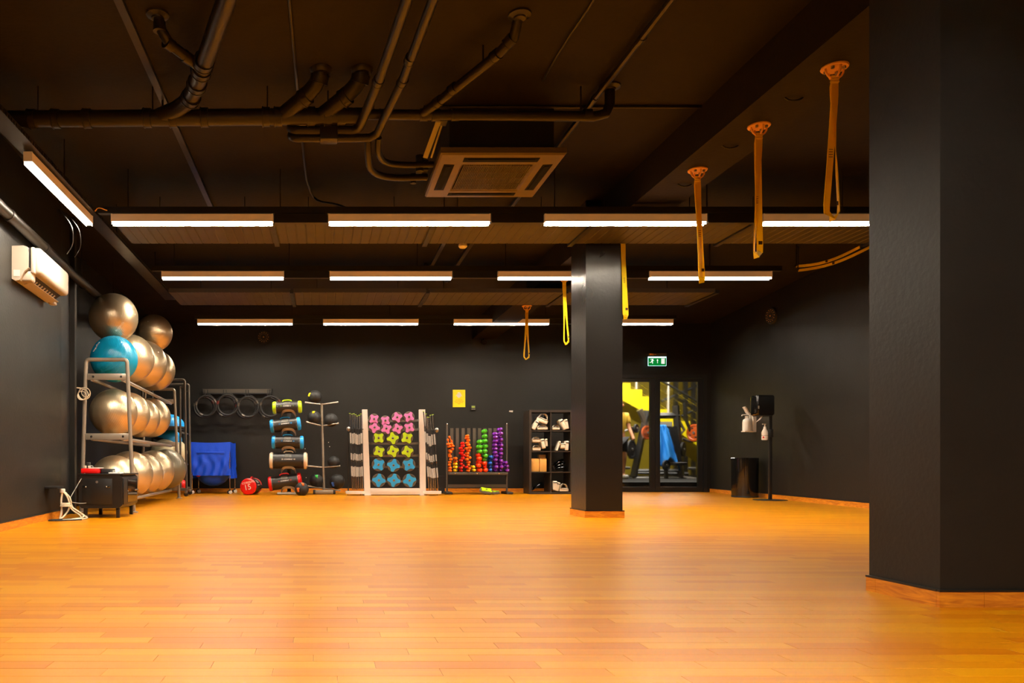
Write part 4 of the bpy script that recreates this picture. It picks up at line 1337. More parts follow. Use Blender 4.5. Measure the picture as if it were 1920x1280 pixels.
kn = M['knurl'] = mat('knurled_grip', (170, 164, 152), .5)
nt = kn.node_tree
ck = nt.nodes.new('ShaderNodeTexChecker')
ck.inputs['Scale'].default_value = 130
ck.inputs[1].default_value = (.75, .72, .66, 1)
ck.inputs[2].default_value = (.16, .15, .13, 1)
tcn = nt.nodes.new('ShaderNodeTexCoord')
nt.links.new(tcn.outputs['Object'], ck.inputs[0])
nt.links.new(ck.outputs[0], nt.nodes['Principled BSDF'].inputs['Base Color'])
proto = None
for side_, tops, bots, Yb in (('left', [(655.8, 774), (660, 775.5), (663.3, 774.5), (666.8, 776.5), (669.5, 779), (673.5, 777.5), (676.6, 775)], [(661, 917), (664, 918), (667, 917), (669.5, 918), (672.5, 917), (676, 917.5), (679.5, 917)], 12.4),
                              ('right', [(794, 770.5), (798.4, 775), (801, 781), (803.4, 781.5), (807, 777.5), (811.5, 776.5)], [(805, 919), (808.5, 919), (811, 920.5), (814.5, 920), (817.5, 921), (822, 921)], 12.4)):
    for i, ((tx, ty), (bx_, by)) in enumerate(zip(tops, bots)):
        Yo = Yb + .05 * (i % 3)
        A, B = P(bx_, by, Yo), P(tx, ty, Yo + .02)
        A.z = max(A.z, .072)
        L = (B - A).length
        if proto is None:
            proto = o = bar_mesh()
        else:
            o = dup(proto, (0, 0, 0))
        o['label'] = 'chrome and black weight bar, %s from the left in the %s bundle' % (['first', 'second', 'third', 'fourth', 'fifth', 'sixth', 'seventh'][i], side_)
        o.location = A
        o.rotation_euler = (B - A).to_track_quat('Z', 'Y').to_euler()
        o.scale = (1, 1, L / 1.39)
for sd, px0, px1, py, knob in (('left', 648.5, 685.5, 919, (653.5, 804)), ('right', 793.5, 829.5, 923, (819, 806))):
    a, b = P(px0, py, 12.38), P(px1, py, 12.38)
    cx_, rx = (a.x + b.x) / 2, (b.x - a.x) / 2
    t = thing('bar_holder', 'white half round tray holding the %s bundle of weight bars' % sd, 'holder', (cx_, 12.42, 0))
    pr = [(cx_ + rx * math.cos(u), 12.5 + .17 * math.sin(u)) for u in [math.pi + math.pi * k / 14 for k in range(15)]]
    build('tray', G().prism(pr + [(cx_ + rx, 12.56), (cx_ - rx, 12.56)], .028, .07, 'Z'), M['offwhite'], t)
    for x in (cx_ - rx * .8, cx_ + rx * .5):
        build('leg', G().cyl((x, 12.42, 0), (x, 12.42, .03), .007, n=8), M['chrome'], t)
    kx = P(*knob, 12.42)
    build('clamp_ring', G().tube([(cx_ - rx * .9, 12.52, kx.z), (kx.x, 12.4, kx.z), (cx_, 12.32, kx.z), (cx_ + rx * .9, 12.52, kx.z)] if sd == 'left' else [(cx_ - rx * .9, 12.52, kx.z), (cx_, 12.32, kx.z), (kx.x, 12.4, kx.z), (cx_ + rx * .6, 12.55, kx.z)], .006, 6), M['black'], t)
    build('end_knob', G().sph(kx, .034, 16, 10, (1, 1, 1.15)), M['steel'], t)
    build('stem', G().cyl((kx.x, 12.56, .05), (kx.x, 12.56, kx.z), .01, n=8), M['black'], t)
a, b = P(823, 892, 13.3), P(834, 926, 13.3)
solo('small_bin', G().prism([(a.x, a.z), (b.x, a.z), (b.x - .01, .0), (a.x + .01, .0)], 13.25, 13.45), M['blackmatt'], 'small black box on the floor between bars and dumbbell rack', 'box')

# ------------------------------------------------------------------ dumbbell rack
Yd = 13.0
Q = lambda u, v, Y=Yd: P(830 + u / 9.146, 790 + v / 9.146, Y)
t = thing('dumbbell_rack', 'brown metal rack with upright slats for coloured dumbbells', 'rack', Q(590, 1250))
for u0, u1 in ((73, 73), (1098, 1100)):
    a, b = Q(u0, 45, Yd + .08), Q(u1, 1215)
    p_ = build('post', G().cyl((b.x, Yd, .03), (a.x, Yd + .08, a.z), .016, n=12), M['graphite'], t)
    build('post_cap', G().sph((a.x, Yd + .08, a.z), .018, 12, 8), M['chrome'], p_)
    build('foot', G().rbox(b.x - .03, b.x + .07, Yd - .16, Yd + .3, 0, .04, .008), M['blackmatt'], t)
for i, u in enumerate((178, 273, 373, 472, 567, 660, 753, 840, 927, 1018)):
    a, b = Q(u, 108), Q(u, 870)
    build('slat', G().box(a.x - .026, a.x + .026, Yd + .12, Yd + .135, b.z, a.z), M['graphite'], t)
a, b = Q(92, 868), Q(1090, 912)
build('shelf', G().rbox(a.x, b.x, Yd - .13, Yd + .16, b.z, a.z - .002, .006), M['graphite'], t)
for u in (215, 592, 968):
    build('screw', G().sph(Q(u, 893, Yd - .132), .009, 8, 6), M['gold'], t)
a, b = Q(92, 1078), Q(1090, 1135)
build('crossbar', G().box(a.x, b.x, Yd - .012, Yd + .012, b.z, a.z), M['graphite'], t)
DB = {'orange': ('orange', 'orange'), 'red': ('dred', 'red'), 'yel': ('dyellow', 'yellow'), 'ro': ('redorange', 'red orange'), 'gr': ('dgreen', 'green'), 'bl': ('dblue', 'blue'), 'pu': ('purple', 'purple')}
STK = [('leftmost stack', [('orange', 145, 385, 27, 1), ('orange', 95, 388, 27, 0), ('orange', 165, 422, 26, 0), ('orange', 110, 430, 26, 0), ('orange', 165, 472, 25, 0), ('orange', 115, 498, 24, 1), ('orange', 133, 522, 26, 0), ('orange', 113, 565, 22, 1), ('orange', 127, 600, 25, 0), ('orange', 138, 650, 25, 0), ('orange', 120, 697, 25, 0), ('orange', 108, 743, 25, 0), ('orange', 125, 795, 26, 0), ('orange', 123, 843, 26, 0)]),
       ('short stack beside the leftmost', [('orange', 216, 633, 28, 0), ('orange', 220, 688, 26, 1), ('yel', 216, 730, 29, 0), ('yel', 217, 780, 28, 0), ('yel', 214, 838, 30, 0)]),
       ('red stack', [('red', 337, 372, 27, 0), ('red', 343, 418, 25, 0), ('red', 310, 457, 26, 0), ('red', 333, 498, 25, 0), ('red', 315, 543, 26, 0), ('red', 348, 580, 26, 0), ('red', 344, 627, 26, 0), ('red', 313, 672, 27, 0), ('red', 317, 727, 25, 0), ('red', 348, 760, 25, 0), ('red', 402, 783, 25, 0), ('red', 308, 793, 26, 0), ('red', 310, 843, 26, 0)]),
       ('tall orange stack', [('orange', 420, 248, 28, 0), ('orange', 418, 284, 27, 0), ('orange', 437, 324, 26, 0), ('orange', 420, 370, 25, 0), ('orange', 440, 405, 26, 0), ('orange', 457, 452, 26, 0), ('orange', 402, 462, 25, 0), ('orange', 440, 502, 25, 0), ('orange', 418, 548, 26, 0), ('orange', 417, 589, 26, 0), ('orange', 460, 620, 27, 0), ('orange', 415, 652, 26, 0), ('orange', 440, 698, 26, 0), ('orange', 437, 744, 25, 0), ('orange', 450, 806, 27, 0), ('orange', 433, 845, 26, 0)]),
       ('yellow pair', [('yel', 514, 779, 30, 0), ('yel', 528, 836, 30, 0)]),
       ('red orange and green stack', [('gr', 632, 348, 43, 0), ('gr', 626, 434, 42, 0), ('gr', 634, 516, 42, 0), ('ro', 612, 577, 40, 1), ('ro', 625, 637, 43, 0), ('ro', 620, 695, 40, 1), ('ro', 614, 755, 43, 0), ('ro', 630, 834, 43, 0)]),
       ('tall green stack', [('gr', 714, 171, 43, 0), ('gr', 722, 256, 42, 0), ('gr', 720, 340, 42, 0), ('gr', 723, 427, 42, 0), ('gr', 720, 508, 42, 0), ('gr', 727, 588, 43, 0), ('gr', 712, 652, 40, 1), ('ro', 713, 715, 43, 0), ('ro', 718, 775, 38, 1), ('ro', 729, 832, 43, 0)]),
       ('blue stack', [('bl', 819, 612, 35, 0), ('bl', 808, 662, 33, 1), ('bl', 805, 715, 35, 0), ('bl', 805, 772, 33, 1), ('bl', 809, 832, 34, 0)]),
       ('left tall purple stack', [('pu', 897, 215, 36, 0), ('pu', 903, 270, 36, 0), ('pu', 903, 340, 35, 0), ('pu', 892, 405, 35, 0), ('pu', 894, 470, 35, 0), ('pu', 894, 535, 35, 0), ('pu', 907, 590, 36, 0), ('pu', 897, 660, 36, 0), ('pu', 905, 715, 34, 1), ('pu', 908, 778, 36, 0), ('pu', 893, 833, 34, 1)]),
       ('right tall purple stack', [('pu', 981, 138, 36, 0), ('pu', 990, 210, 36, 0), ('pu', 972, 265, 34, 1), ('pu', 991, 313, 35, 0), ('pu', 975, 365, 34, 1), ('pu', 995, 410, 35, 0), ('pu', 992, 482, 35, 0), ('pu', 993, 553, 35, 0), ('pu', 983, 608, 34, 1), ('pu', 990, 675, 35, 0), ('pu', 982, 728, 34, 1), ('pu', 1001, 777, 35, 0), ('pu', 983, 832, 34, 1)]),
       ('short purple stack', [('pu', 1068, 708, 35, 0), ('pu', 1090, 766, 35, 0), ('pu', 1096, 838, 36, 0)])]
ordn = ['first', 'second', 'third', 'fourth', 'fifth', 'sixth', 'seventh', 'eighth', 'ninth', 'tenth', 'eleventh', 'twelfth', 'thirteenth', 'fourteenth', 'fifteenth', 'sixteenth', 'seventeenth', 'eighteenth']
dproto = {}


def dumbbell(kind, label):
    """built once per colour, along Y about its middle, head radius 1 in X and Z"""
    m = M[DB[kind][0]]
    if kind not in dproto:
        t = thing('dumbbell', label, 'dumbbell', (0, 0, 0), 'vinyl dumbbells on the brown rack')
        for s in (-1, 1):
            build('head', G().lathe([(.3, s * .045), (.8, s * .047), (.97, s * .06), (1, s * .076), (.94, s * .094), (.78, s * .109), (.5, s * .119), (.25, s * .123), (0, s * .124)], (0, 0, 0), 'Y', 16), m, t, 60)
        build('handle', G().lathe([(.36, -.05), (.4, 0), (.36, .05)], (0, 0, 0), 'Y', 10), m, t)
        dproto[kind] = t
        return t
    return dup(dproto[kind], (0, 0, 0), label=label)


for nm, lst in STK:
    lst = sorted(lst, key=lambda q: q[2])
    seq = {}
    for i, (k, u, v, r, back) in enumerate(lst):
        o = dumbbell(k, '%s vinyl dumbbell, %s from the top in the %s' % (DB[k][1], ordn[i], nm))
        rr = r / 9.146 * Yd / F
        o.location = Q(u, v, Yd - .02 + (.05 if back else random.uniform(-.012, .012)))
        rr *= .9
        o.scale = (rr, .92, rr)
        o.rotation_euler = (0, R_(random.uniform(-40, 40)), R_(random.uniform(-3, 3)))
        if not back and k in ('gr', 'pu'):
            txt = text('1' if k == 'gr' else '4', .9, M['print'], o, Vector(o.location) if 0 else ORG[o.name] + Vector((0, -.1245, 0)), (math.pi / 2, 0, 0))
for u, v, du, dv in ((113, 262, 42, 78), (93, 320, 14, 66)):
    o = dumbbell('orange', 'orange vinyl dumbbell %s on top of the leftmost stack' % ('leaning slantwise' if du > 20 else 'standing upright'))
    a, b = Q(u, v), Q(u + du, v + dv)
    o.location = a.lerp(b, .5)
    d_ = (b - a)
    o.scale = (.019, .5, .019)
    o.rotation_euler = d_.to_track_quat('Y', 'Z').to_euler()

# ------------------------------------------------------------------ cube shelf unit and what it holds
Ysf = 13.0
W = lambda u, v, Y=Ysf: P(970 + u / 7.11, 755 + v / 7.11, Y)
t = thing('cube_shelf', 'tall black brown cube shelf unit left of the middle column', 'shelf', W(600, 1215))
sx0, sz1 = W(160, 95).x, W(160, 95).z
pitch = .3355
zr = [W(0, v).z for v in (1190, 925, 648, 375, 110)]
zr[0] = .05
sx1 = sx0 + .05 + 3 * pitch
yb_ = Ysf + .39
build('side_panel', G().box(sx0, sx0 + .036, Ysf, yb_, 0, sz1), M['shelf'], t)
build('side_panel', G().box(sx1 - .036, sx1, Ysf, yb_, 0, sz1), M['shelf'], t)
build('top_panel', G().box(sx0 + .036, sx1 - .036, Ysf, yb_, sz1 - .036, sz1), M['shelf'], t)
build('bottom_panel', G().box(sx0 + .036, sx1 - .036, Ysf, yb_, .0, .036), M['shelf'], t)
inx = sx0 + .036
for k in (1, 2):
    build('divider', G().box(inx + k * pitch - .014, inx + k * pitch, Ysf + .002, yb_, .036, sz1 - .036), M['shelf'], t)
for zz in zr[1:4]:
    build('shelf_board', G().box(inx, sx1 - .036, Ysf + .004, yb_, zz - .008, zz + .008), M['shelf'], t)


def pad(u, v, w_, h_, ang, label, loop=0, Y=13.1, yaw=0):
    c = W(u, v, Y)
    t = thing('strap_pad', label, 'training pad', c, 'white padded strap pads in the cube shelf')
    sx_, sz_ = w_ / 7.11 * Y / F / 2, h_ / 7.11 * Y / F / 2
    build('cushion', G().rbox(c.x - sx_, c.x + sx_, c.y - .09, c.y + .11, c.z - sz_, c.z + sz_, min(sz_, sx_) * .45, 3), M['pad'], t)
    build('edge_piping', G().box(c.x - sx_ * .96, c.x + sx_ * .96, c.y - .094, c.y - .088, c.z + sz_ * .55, c.z + sz_ * .72), M['black'], t)
    if loop:
        pts = [c + Vector((math.cos(a) * sx_ * .75, -.05, sz_ * .8 + math.sin(a) * loop)) for a in [math.pi * k / 10 for k in range(11)]]
        build('hand_strap', G().ribbon(pts, [(0, 1, 0)] * 11, .09, .012), M['pad'], t)
        build('strap_edge', G().tube([p + Vector((0, -.046, .004)) for p in pts], .005, 5), M['black'], t)
    t.rotation_euler = (0, R_(ang), R_(yaw))
    return t


pad(318, 238, 150, 62, 22, 'white strap pad lying topmost in the top left cube', .085)
pad(225, 300, 52, 130, 28, 'white strap pad standing at the left of the top left cube')
pad(320, 340, 135, 42, 0, 'white strap pad lying flat at the bottom of top left cube', .03)
pad(500, 340, 98, 44, 0, 'white strap pad lying flat in the second cube of top row', .03)
pad(592, 290, 50, 150, -28, 'white strap pad leaning in the second cube of top row', 0)
pad(640, 285, 34, 130, -10, 'thin white strap pad at the right of second top cube', .0)
pad(745, 243, 60, 40, 0, 'white strap pad upper one in the third cube of top row', .03)
pad(745, 338, 60, 44, 0, 'white strap pad lower one in the third cube of top row', 0)
pad(236, 503, 100, 50, 0, 'white strap pad upper of two stacked in second row left cube', .03)
pad(242, 614, 106, 50, 0, 'white strap pad lower of two stacked in second row left cube', .03)
pad(328, 545, 44, 130, -12, 'white strap pad standing on end in second row left cube', 0)
pad(372, 530, 24, 100, -4, 'narrow white strap standing right of the upright pad', 0)
pad(642, 572, 44, 126, 4, 'white strap pad standing at the right of second row middle cube', 0)
pad(590, 575, 60, 70, 0, 'pale square pad between straps in second row middle cube', 0)
pad(530, 575, 20, 135, 20, 'thin white strap leaning left in second row middle cube', 0)
pad(486, 1100, 60, 120, 0, 'white strap pad standing at the left of bottom middle cube', .0)
pad(520, 1115, 46, 120, 14, 'white strap pad leaning in the bottom middle cube', 0)
pad(605, 1158, 118, 44, 0, 'white strap pad lying flat in the bottom middle cube', .08)
pad(752, 1140, 60, 60, 0, 'white strap pad in the bottom right cube', .06)
for i, (u0, v0, u1, v1, y0_, nm) in enumerate(((186, 740, 292, 918, 13.05, 'left front'), (300, 740, 390, 918, 13.05, 'right front'), (290, 690, 378, 918, 13.2, 'taller one behind'))):
    a, b = W(u0, v0, y0_), W(u1, v1, y0_)
    o = solo('yoga_block', G().rbox(a.x, b.x, y0_, y0_ + .1, max(b.z, zr[1] + .008), a.z, .004), M['paleblock'], 'pale wooden block in the shelf, %s' % nm, 'block', 'pale blocks in the third row')
p = W(330, 880, 13.049)
for i, (u, v, an, nm) in enumerate(((540, 790, 30, 'upper'), (560, 825, 22, 'middle'), (570, 862, 12, 'lower'), (270, 1045, 35, 'single one in the bottom left cube'))):
    c = W(u, v, 13.15)
    t = thing('black_mitt', 'black glossy mitt in the shelf, %s%s' % (nm, '' if i == 3 else ' of three in the third row'), 'mitt', c)
    build('shell', G().sph((c.x, c.y, c.z), 1, 18, 10, (.11, .09, .03)), M['blackgloss'], t)
    build('wrist_band', G().lathe([(.026, -.02), (.03, 0), (.026, .02)], (c.x - .1, c.y, c.z), 'X', 12), M['pu'], t)
    t.rotation_euler = (0, R_(-an), 0)
    if i == 3:
        t.location = W(265, 1100, 13.15)

# ------------------------------------------------------------------ things on the walls
a, b = P(849, 763, YB - .003), P(872.3, 730.5, YB - .003)
t = thing('poster', 'yellow notice with white emblem on the back wall', 'poster', (a.x, YB, a.z))
build('sheet', G().box(a.x, b.x, YB - .004, YB, a.z, b.z), M['poster'], t)
c = P(860.5, 741.5, YB - .005)
g = G()
for k in range(12):
    an = k * math.pi / 6
    rr = .022 + .028 * (k % 3) / 2
    g.prism([(c.x + math.cos(an + q) * rr + (.015 * math.cos(q * 3)), c.z + math.sin(an + q) * rr + .012 * math.sin(q * 3)) for q in (0, .5, 1.0)], YB - .0055, YB - .004)
g.lathe([(0, -.0015), (.036, -.0015), (.036, 0)], (c.x, YB - .004, c.z), 'Y', 20)
build('emblem', g, M['print'], t)
g = G()
for k, ws in enumerate(((.03, .05, .03), (.04, .02, .06, .03), (.06, .05, .02), (.045,))):
    u = P(860.5, 0, YB).x - (sum(ws) + .006 * (len(ws) - 1)) / 2
    for w_ in ws:
        g.box(u, u + w_, YB - .0047, YB - .004, P(0, 750.3 + 2.35 * k, YB).z, P(0, 749.2 + 2.35 * k, YB).z)
        u += w_ + .006
build('small_print', g, M['posterink'], t)
p = P(887, 764.5, YB)
t = thing('thermostat', 'small black thermostat with lit display on the back wall', 'thermostat', p)
build('case', G().rbox(p.x - .046, p.x + .046, YB - .025, YB, p.z - .047, p.z + .047, .006), M['blackmatt'], t)
build('display', G().box(p.x - .03, p.x + .03, YB - .027, YB - .024, p.z, p.z + .035), M['lcd'], t)
for k in range(3):
    build('button', G().box(p.x - .03 + k * .023, p.x - .016 + k * .023, YB - .027, YB - .024, p.z - .03, p.z - .018), M['printgrey'], t)
p = P(958, 771, YB)
solo('wall_tab', G().prism([(p.x - .035, p.z - .008), (p.x + .03, p.z - .016), (p.x + .036, p.z + .016), (p.x - .03, p.z + .014)], YB - .012, YB), M['white'], 'small white plastic tab on the back wall near the shelf', 'tab')
p = P(905, 636, YB)
t = thing('wall_camera', 'small black camera on a bracket high on the back wall', 'camera', p)
build('bracket', G().rbox(p.x - .05, p.x + .05, YB - .05, YB, p.z + .07, p.z + .15, .008).cyl((p.x, YB - .04, p.z + .08), (p.x, YB - .1, p.z - .04), .018), M['black'], t)
build('lens_body', G().cyl((p.x, YB - .05, p.z - .06), (p.x - .01, YB - .2, p.z - .08), .045, n=14), M['blackgloss'], t)


def dotted_speaker(c, nrm, label):
    q = Vector((0, 0, 1)).rotation_difference(Vector(nrm)).to_matrix().to_4x4()
    Mx = Matrix.Translation(c) @ q
    t = thing('round_speaker', label, 'speaker', c)
    build('housing', G().lathe([(.12, 0), (.125, .02), (.11, .05), (0, .05)], (0, 0, 0), 'Z', 26).xf(Mx), M['blackmatt'], t)
    g = G()
    for k in range(13):
        an = k * 2 * math.pi / 13
        g.sph((.085 * math.cos(an), .085 * math.sin(an), .051), .0065, 6, 4)
        g.sph((.06 * math.cos(an + .2), .06 * math.sin(an + .2), .051), .004, 6, 4)
    g.sph((0, 0, .051), .012, 8, 5)
    build('dot_ring', g.xf(Mx), M['gold'], t)


dotted_speaker(P(494.5, 632.5, YB), (0, -1, 0), 'round black speaker with dot ring on the back wall')
yq = 11.35
pr_ = P(1450, 592, yq)
dotted_speaker((WR(yq), yq, pr_.z), (-1, -.136, 0), 'round black speaker with dot ring on the right wall')
p = P(1092, 704, YB)
solo('wall_speaker', G().rbox(p.x - .17, p.x + .17, YB - .12, YB, p.z - .21, p.z + .21, .05, 3), M['blackgloss'], 'black rounded box on the back wall behind the middle column', 'speaker')
g = G()
for px, py in ((572, 841), (616, 829), (618, 837), (574, 895)):
    q = P(px, py, YB)
    g.lathe([(.008, 0), (.005, -.003), (0, -.003)], (q.x, YB, q.z), 'Y', 8)
solo('wall_screws', g, M['white'], 'pale screw heads scattered on the back wall behind ball tree', 'screws')['kind'] = 'stuff'

# exit sign
Ye = YB - .06
a, b = P(1214, 668.5, Ye), P(1249, 662, Ye)
t = thing('exit_sign', 'green running man exit sign above the glass door', 'exit sign', ((a.x + b.x) / 2, YB, a.z))
hs = build('housing', G().rbox(a.x, b.x, Ye - .03, YB, a.z, b.z, .006), M['offwhite'] if 0 else M['graphite'], t)
build('label_plate', G().box(a.x + .03, a.x + .1, Ye - .032, Ye - .029, a.z + .02, b.z - .012).box(a.x + .11, a.x + .145, Ye - .032, Ye - .029, a.z + .03, b.z - .022), M['gold'], hs)
pa, pb_ = P(1215.3, 685.5, Ye), P(1248.7, 668.5, Ye)
pn = build('panel', G().box(pa.x, pb_.x, Ye - .008, Ye + .004, pa.z, pb_.z), M['signgreen'], t)
build('light_edge', G().box(pa.x - .004, pa.x, Ye - .009, Ye + .004, pa.z, pb_.z).box(pb_.x, pb_.x + .004, Ye - .009, Ye + .004, pa.z, pb_.z).box(pa.x, pb_.x, Ye - .01, Ye + .004, pb_.z - .024, pb_.z).box(pa.x, pb_.x, Ye - .009, Ye + .004, pa.z - .004, pa.z), M['signtube'], pn)
E = lambda u, v: ((P(1200 + u / 28.45, 650 + v / 28.45, Ye).x, P(1200 + u / 28.45, 650 + v / 28.45, Ye).z))
ye = Ye - .0095
g = G()


def stroke(p, q, w_):
    p, q = Vector(E(*p)), Vector(E(*q))
    d_ = (q - p).normalized()
    n_ = Vector((-d_.y, d_.x)) * w_ / 2
    g.prism([tuple(p + n_), tuple(q + n_), tuple(q - n_), tuple(p - n_)], ye, ye + .002)


for p_, q_, w_ in (((690, 640), (660, 690), .013), ((660, 690), (620, 775), .022), ((620, 775), (580, 830), .011), ((580, 835), (495, 835), .011), ((625, 780), (665, 830), .013), ((660, 820), (662, 905), .012), ((660, 690), (590, 655), .009), ((590, 655), (550, 700), .008), ((665, 705), (735, 745), .008)):
    stroke(p_, q_, w_)
build('running_figure', g, M['signwhite'], pn)
g = G()
stroke((922, 700), (922, 875), .011)
g.prism([E(870, 725), E(922, 655), E(972, 725)], ye, ye + .002)
build('arrow', g, M['signwhite'], pn)
g = G()
c0, c1 = E(1125, 910), E(1305, 625)
g.box(c0[0], c1[0], ye, ye + .002, c0[1], c1[1])
build('door_symbol', g, M['signwhite'], pn)

# glass double door
D = lambda px, py: P(px, py, 13.95)
o = struct('door_1', G().box(DX0, DX0 + .06, 13.9, 14.0, 0, DZ).box(DX1 - .06, DX1, 13.9, 14.0, 0, DZ).box(DX0 + .06, DX1 - .06, 13.9, 14.0, DZ - .06, DZ), M['black'])
xmid = D(1227, 0).x
for nm, xa_, xb_ in (('left', DX0 + .064, xmid - .003), ('right', xmid + .003, DX1 - .064)):
    st_l = .088
    f = build('door_leaf', G().box(xa_, xa_ + st_l, 13.92, 13.97, .01, DZ - .064).box(xb_ - st_l, xb_, 13.92, 13.97, .01, DZ - .064).box(xa_ + st_l, xb_ - st_l, 13.92, 13.97, .01, .093).box(xa_ + st_l, xb_ - st_l, 13.92, 13.97, 1.985, DZ - .064), M['black'], o)
    build('pane', G().box(xa_ + st_l, xb_ - st_l, 13.942, 13.948, .093, 1.985), M['glass'], f)
    if nm == 'left':
        build('handle', G().rbox(xb_ - .055, xb_ - .03, 13.9, 13.92, .88, .95, .004).cyl((xb_ - .042, 13.9, .97), (xb_ - .042, 13.915, .97), .01), M['black'], f)

# ------------------------------------------------------------------ the gym beyond the door
ZG = .17
struct('floor_beyond', G().box(4.0, 13.5, 14.12, 23.0, -.1, ZG), M['rubber'])
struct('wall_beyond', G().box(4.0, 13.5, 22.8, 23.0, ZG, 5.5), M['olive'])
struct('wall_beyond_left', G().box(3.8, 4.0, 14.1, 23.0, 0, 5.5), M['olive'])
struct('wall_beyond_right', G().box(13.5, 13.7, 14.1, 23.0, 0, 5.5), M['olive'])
struct('ceiling_beyond', G().box(3.8, 13.7, 14.1, 23.0, 5.5, 5.6), M['ceil'])
Ys = 19.6
K = lambda px, py, Y=Ys: P(px, py, Y)
t = thing('staircase', 'bright yellow staircase seen through the glass door', 'staircase', K(1250, 890))
st0 = [(1090, 658), (1106, 672), (1121, 683), (1136, 694), (1151, 706), (1166, 718), (1182, 730), (1204, 743), (1219, 755), (1235, 767), (1251, 778), (1275, 789), (1294, 800), (1312, 812), (1328, 824), (1345, 836), (1361, 848), (1377, 860), (1393, 872), (1409, 884), (1425, 893.8)]
poly = []
for (a, b) in zip(st0, st0[1:]):
    p1, p2 = K(*a), K(b[0], a[1])
    poly += [(p1.x, p1.z), (p2.x, p2.z)]
low = [K(1425, 893.9), K(1387, 893.9), K(1268, 806), K(1165, 749), K(1090, 706)]
poly += [(p.x, p.z) for p in low]
build('stringer', G().prism(poly, Ys, Ys + .1), M['gymyellow'], t)
sof = [(p.x, p.z) for p in low[1:]]
up = [(p[0], p[1] + .08) for p in reversed(sof)]
build('flight_soffit', G().prism(sof + up, Ys + .1, Ys + 1.3), M['gymyellow'], t)
for i, (a, b) in enumerate(zip(st0, st0[1:])):
    p1, p2 = K(*a), K(b[0], a[1])
    build('tread', G().box(p1.x, p2.x + .02, Ys + .1, Ys + 1.3, p1.z - .12, p1.z - .02), M['gymyellow'], t)
t = thing('stair_railing', 'steel cable railing with posts along the yellow staircase', 'railing', K(1250, 800, Ys - .05))
for px, py in ((1147, 700), (1193, 729), (1253, 777), (1318, 812)):
    a = K(px, py, Ys + .05)
    build('post', G().cyl(a, a + Vector((0, 0, 1.05)), .022, n=10), M['white'], t)
for k in range(5):
    a, b = K(1120, 640 + k * 14, Ys + .05), K(1345, 806 + k * 14 - 20, Ys + .05)
    build('cable', G().cyl(a, b, .006, n=6), M['chrome'], t)
a, b = K(1200, 690, Ys + .05), K(1345, 775, Ys + .05)
build('handrail', G().cyl(a, b, .03, n=10), M['black'], t)
t = thing('squat_cage', 'black steel frame tower behind the yellow stairs', 'frame', K(1280, 880, 21.5))
for px in (1267, 1285, 1300):
    a = K(px, 0, 21.5)
    build('upright', G().box(a.x - .05, a.x + .05, 21.45, 21.55, ZG, 3.4), M['black'], t)
for (p1, p2) in (((1240, 752), (1310, 722)), ((1267, 745), (1310, 770)), ((1278, 780), (1310, 764))):
    build('brace', G().cyl(K(*p1, 21.5), K(*p2, 21.5), .04, n=8), M['black'], t)

# plate loaded machine
Ym = 18.0
m_ = lambda px, py, Y=Ym: P(px, py, Y)
t = thing('chest_press', 'black plate loaded press machine behind the glass door', 'gym machine', (m_(1235, 0).x, Ym, ZG))
zf = ZG


def bar(name, pts, r, m='black', par=None, n=8):
    return build(name, G().tube([m_(*q) for q in pts], r, n), M[m], par or t)


bar('left_upright', [(1214, 770), (1204, 815), (1188, 893)], .085, n=4)
bar('right_upright', [(1267, 760), (1271, 820), (1277, 893)], .085, n=4)
bar('cross_beam', [(1212, 779), (1272, 779)], .07, n=4)
bar('base_bar', [(1186, 896), (1295, 896, Ym)], .035, 'steel', n=4)
bar('rear_base', [(1195, 886, Ym + .6), (1290, 888, Ym + .6)], .04, n=4)
bar('low_bar', [(1192, 882), (1280, 882)], .035, n=4)
bar('side_foot', [(1278, 894), (1306, 899, Ym - .3)], .04, 'graphite', n=4)
a1 = bar('press_arm', [(1199, 768), (1206, 782), (1212, 800)], .075, 'graphite')
bar('grip', [(1164, 811), (1176, 806), (1186, 801)], .025, 'steel', a1)
a2 = bar('press_arm', [(1283, 755), (1285, 785), (1297, 812), (1306, 824)], .04)
bar('grip', [(1280, 822), (1292, 827), (1306, 826)], .03, 'graphite', a2)
bar('lever', [(1258, 818), (1275, 814), (1283, 806), (1271, 785)], .035, 'graphite')
bar('machine_post', [(1185, 800), (1186, 845)], .05)
for k, (px, py) in enumerate(((1167, 877), (1290, 878))):
    bar('storage_peg', [(px, py), (px + 14, py)], .03, 'steel')
bd = m_(1246, 795)
build('placard', G().box(m_(1234, 0).x, m_(1256, 0).x, Ym - .12, Ym - .1, m_(0, 800).z, m_(0, 791).z), M['printgrey'], t)
build('seat_back', G().prism([(m_(1238, 800).x, m_(0, 800).z), (m_(1258, 800).x, m_(0, 800).z), (m_(1268, 868).x, m_(0, 868).z), (m_(1238, 868).x, m_(0, 868).z)], Ym - .3, Ym - .2), M['pu'], t)
build('seat', G().rbox(m_(1240, 0).x, m_(1262, 0).x, Ym - .75, Ym - .35, m_(0, 872).z, m_(0, 866).z, .03), M['pu'], t)
build('seat_post', G().cyl(m_(1249, 872, Ym - .4), (m_(1249, 0, Ym - .4).x, Ym - .4, ZG), .05, n=8), M['black'], t)
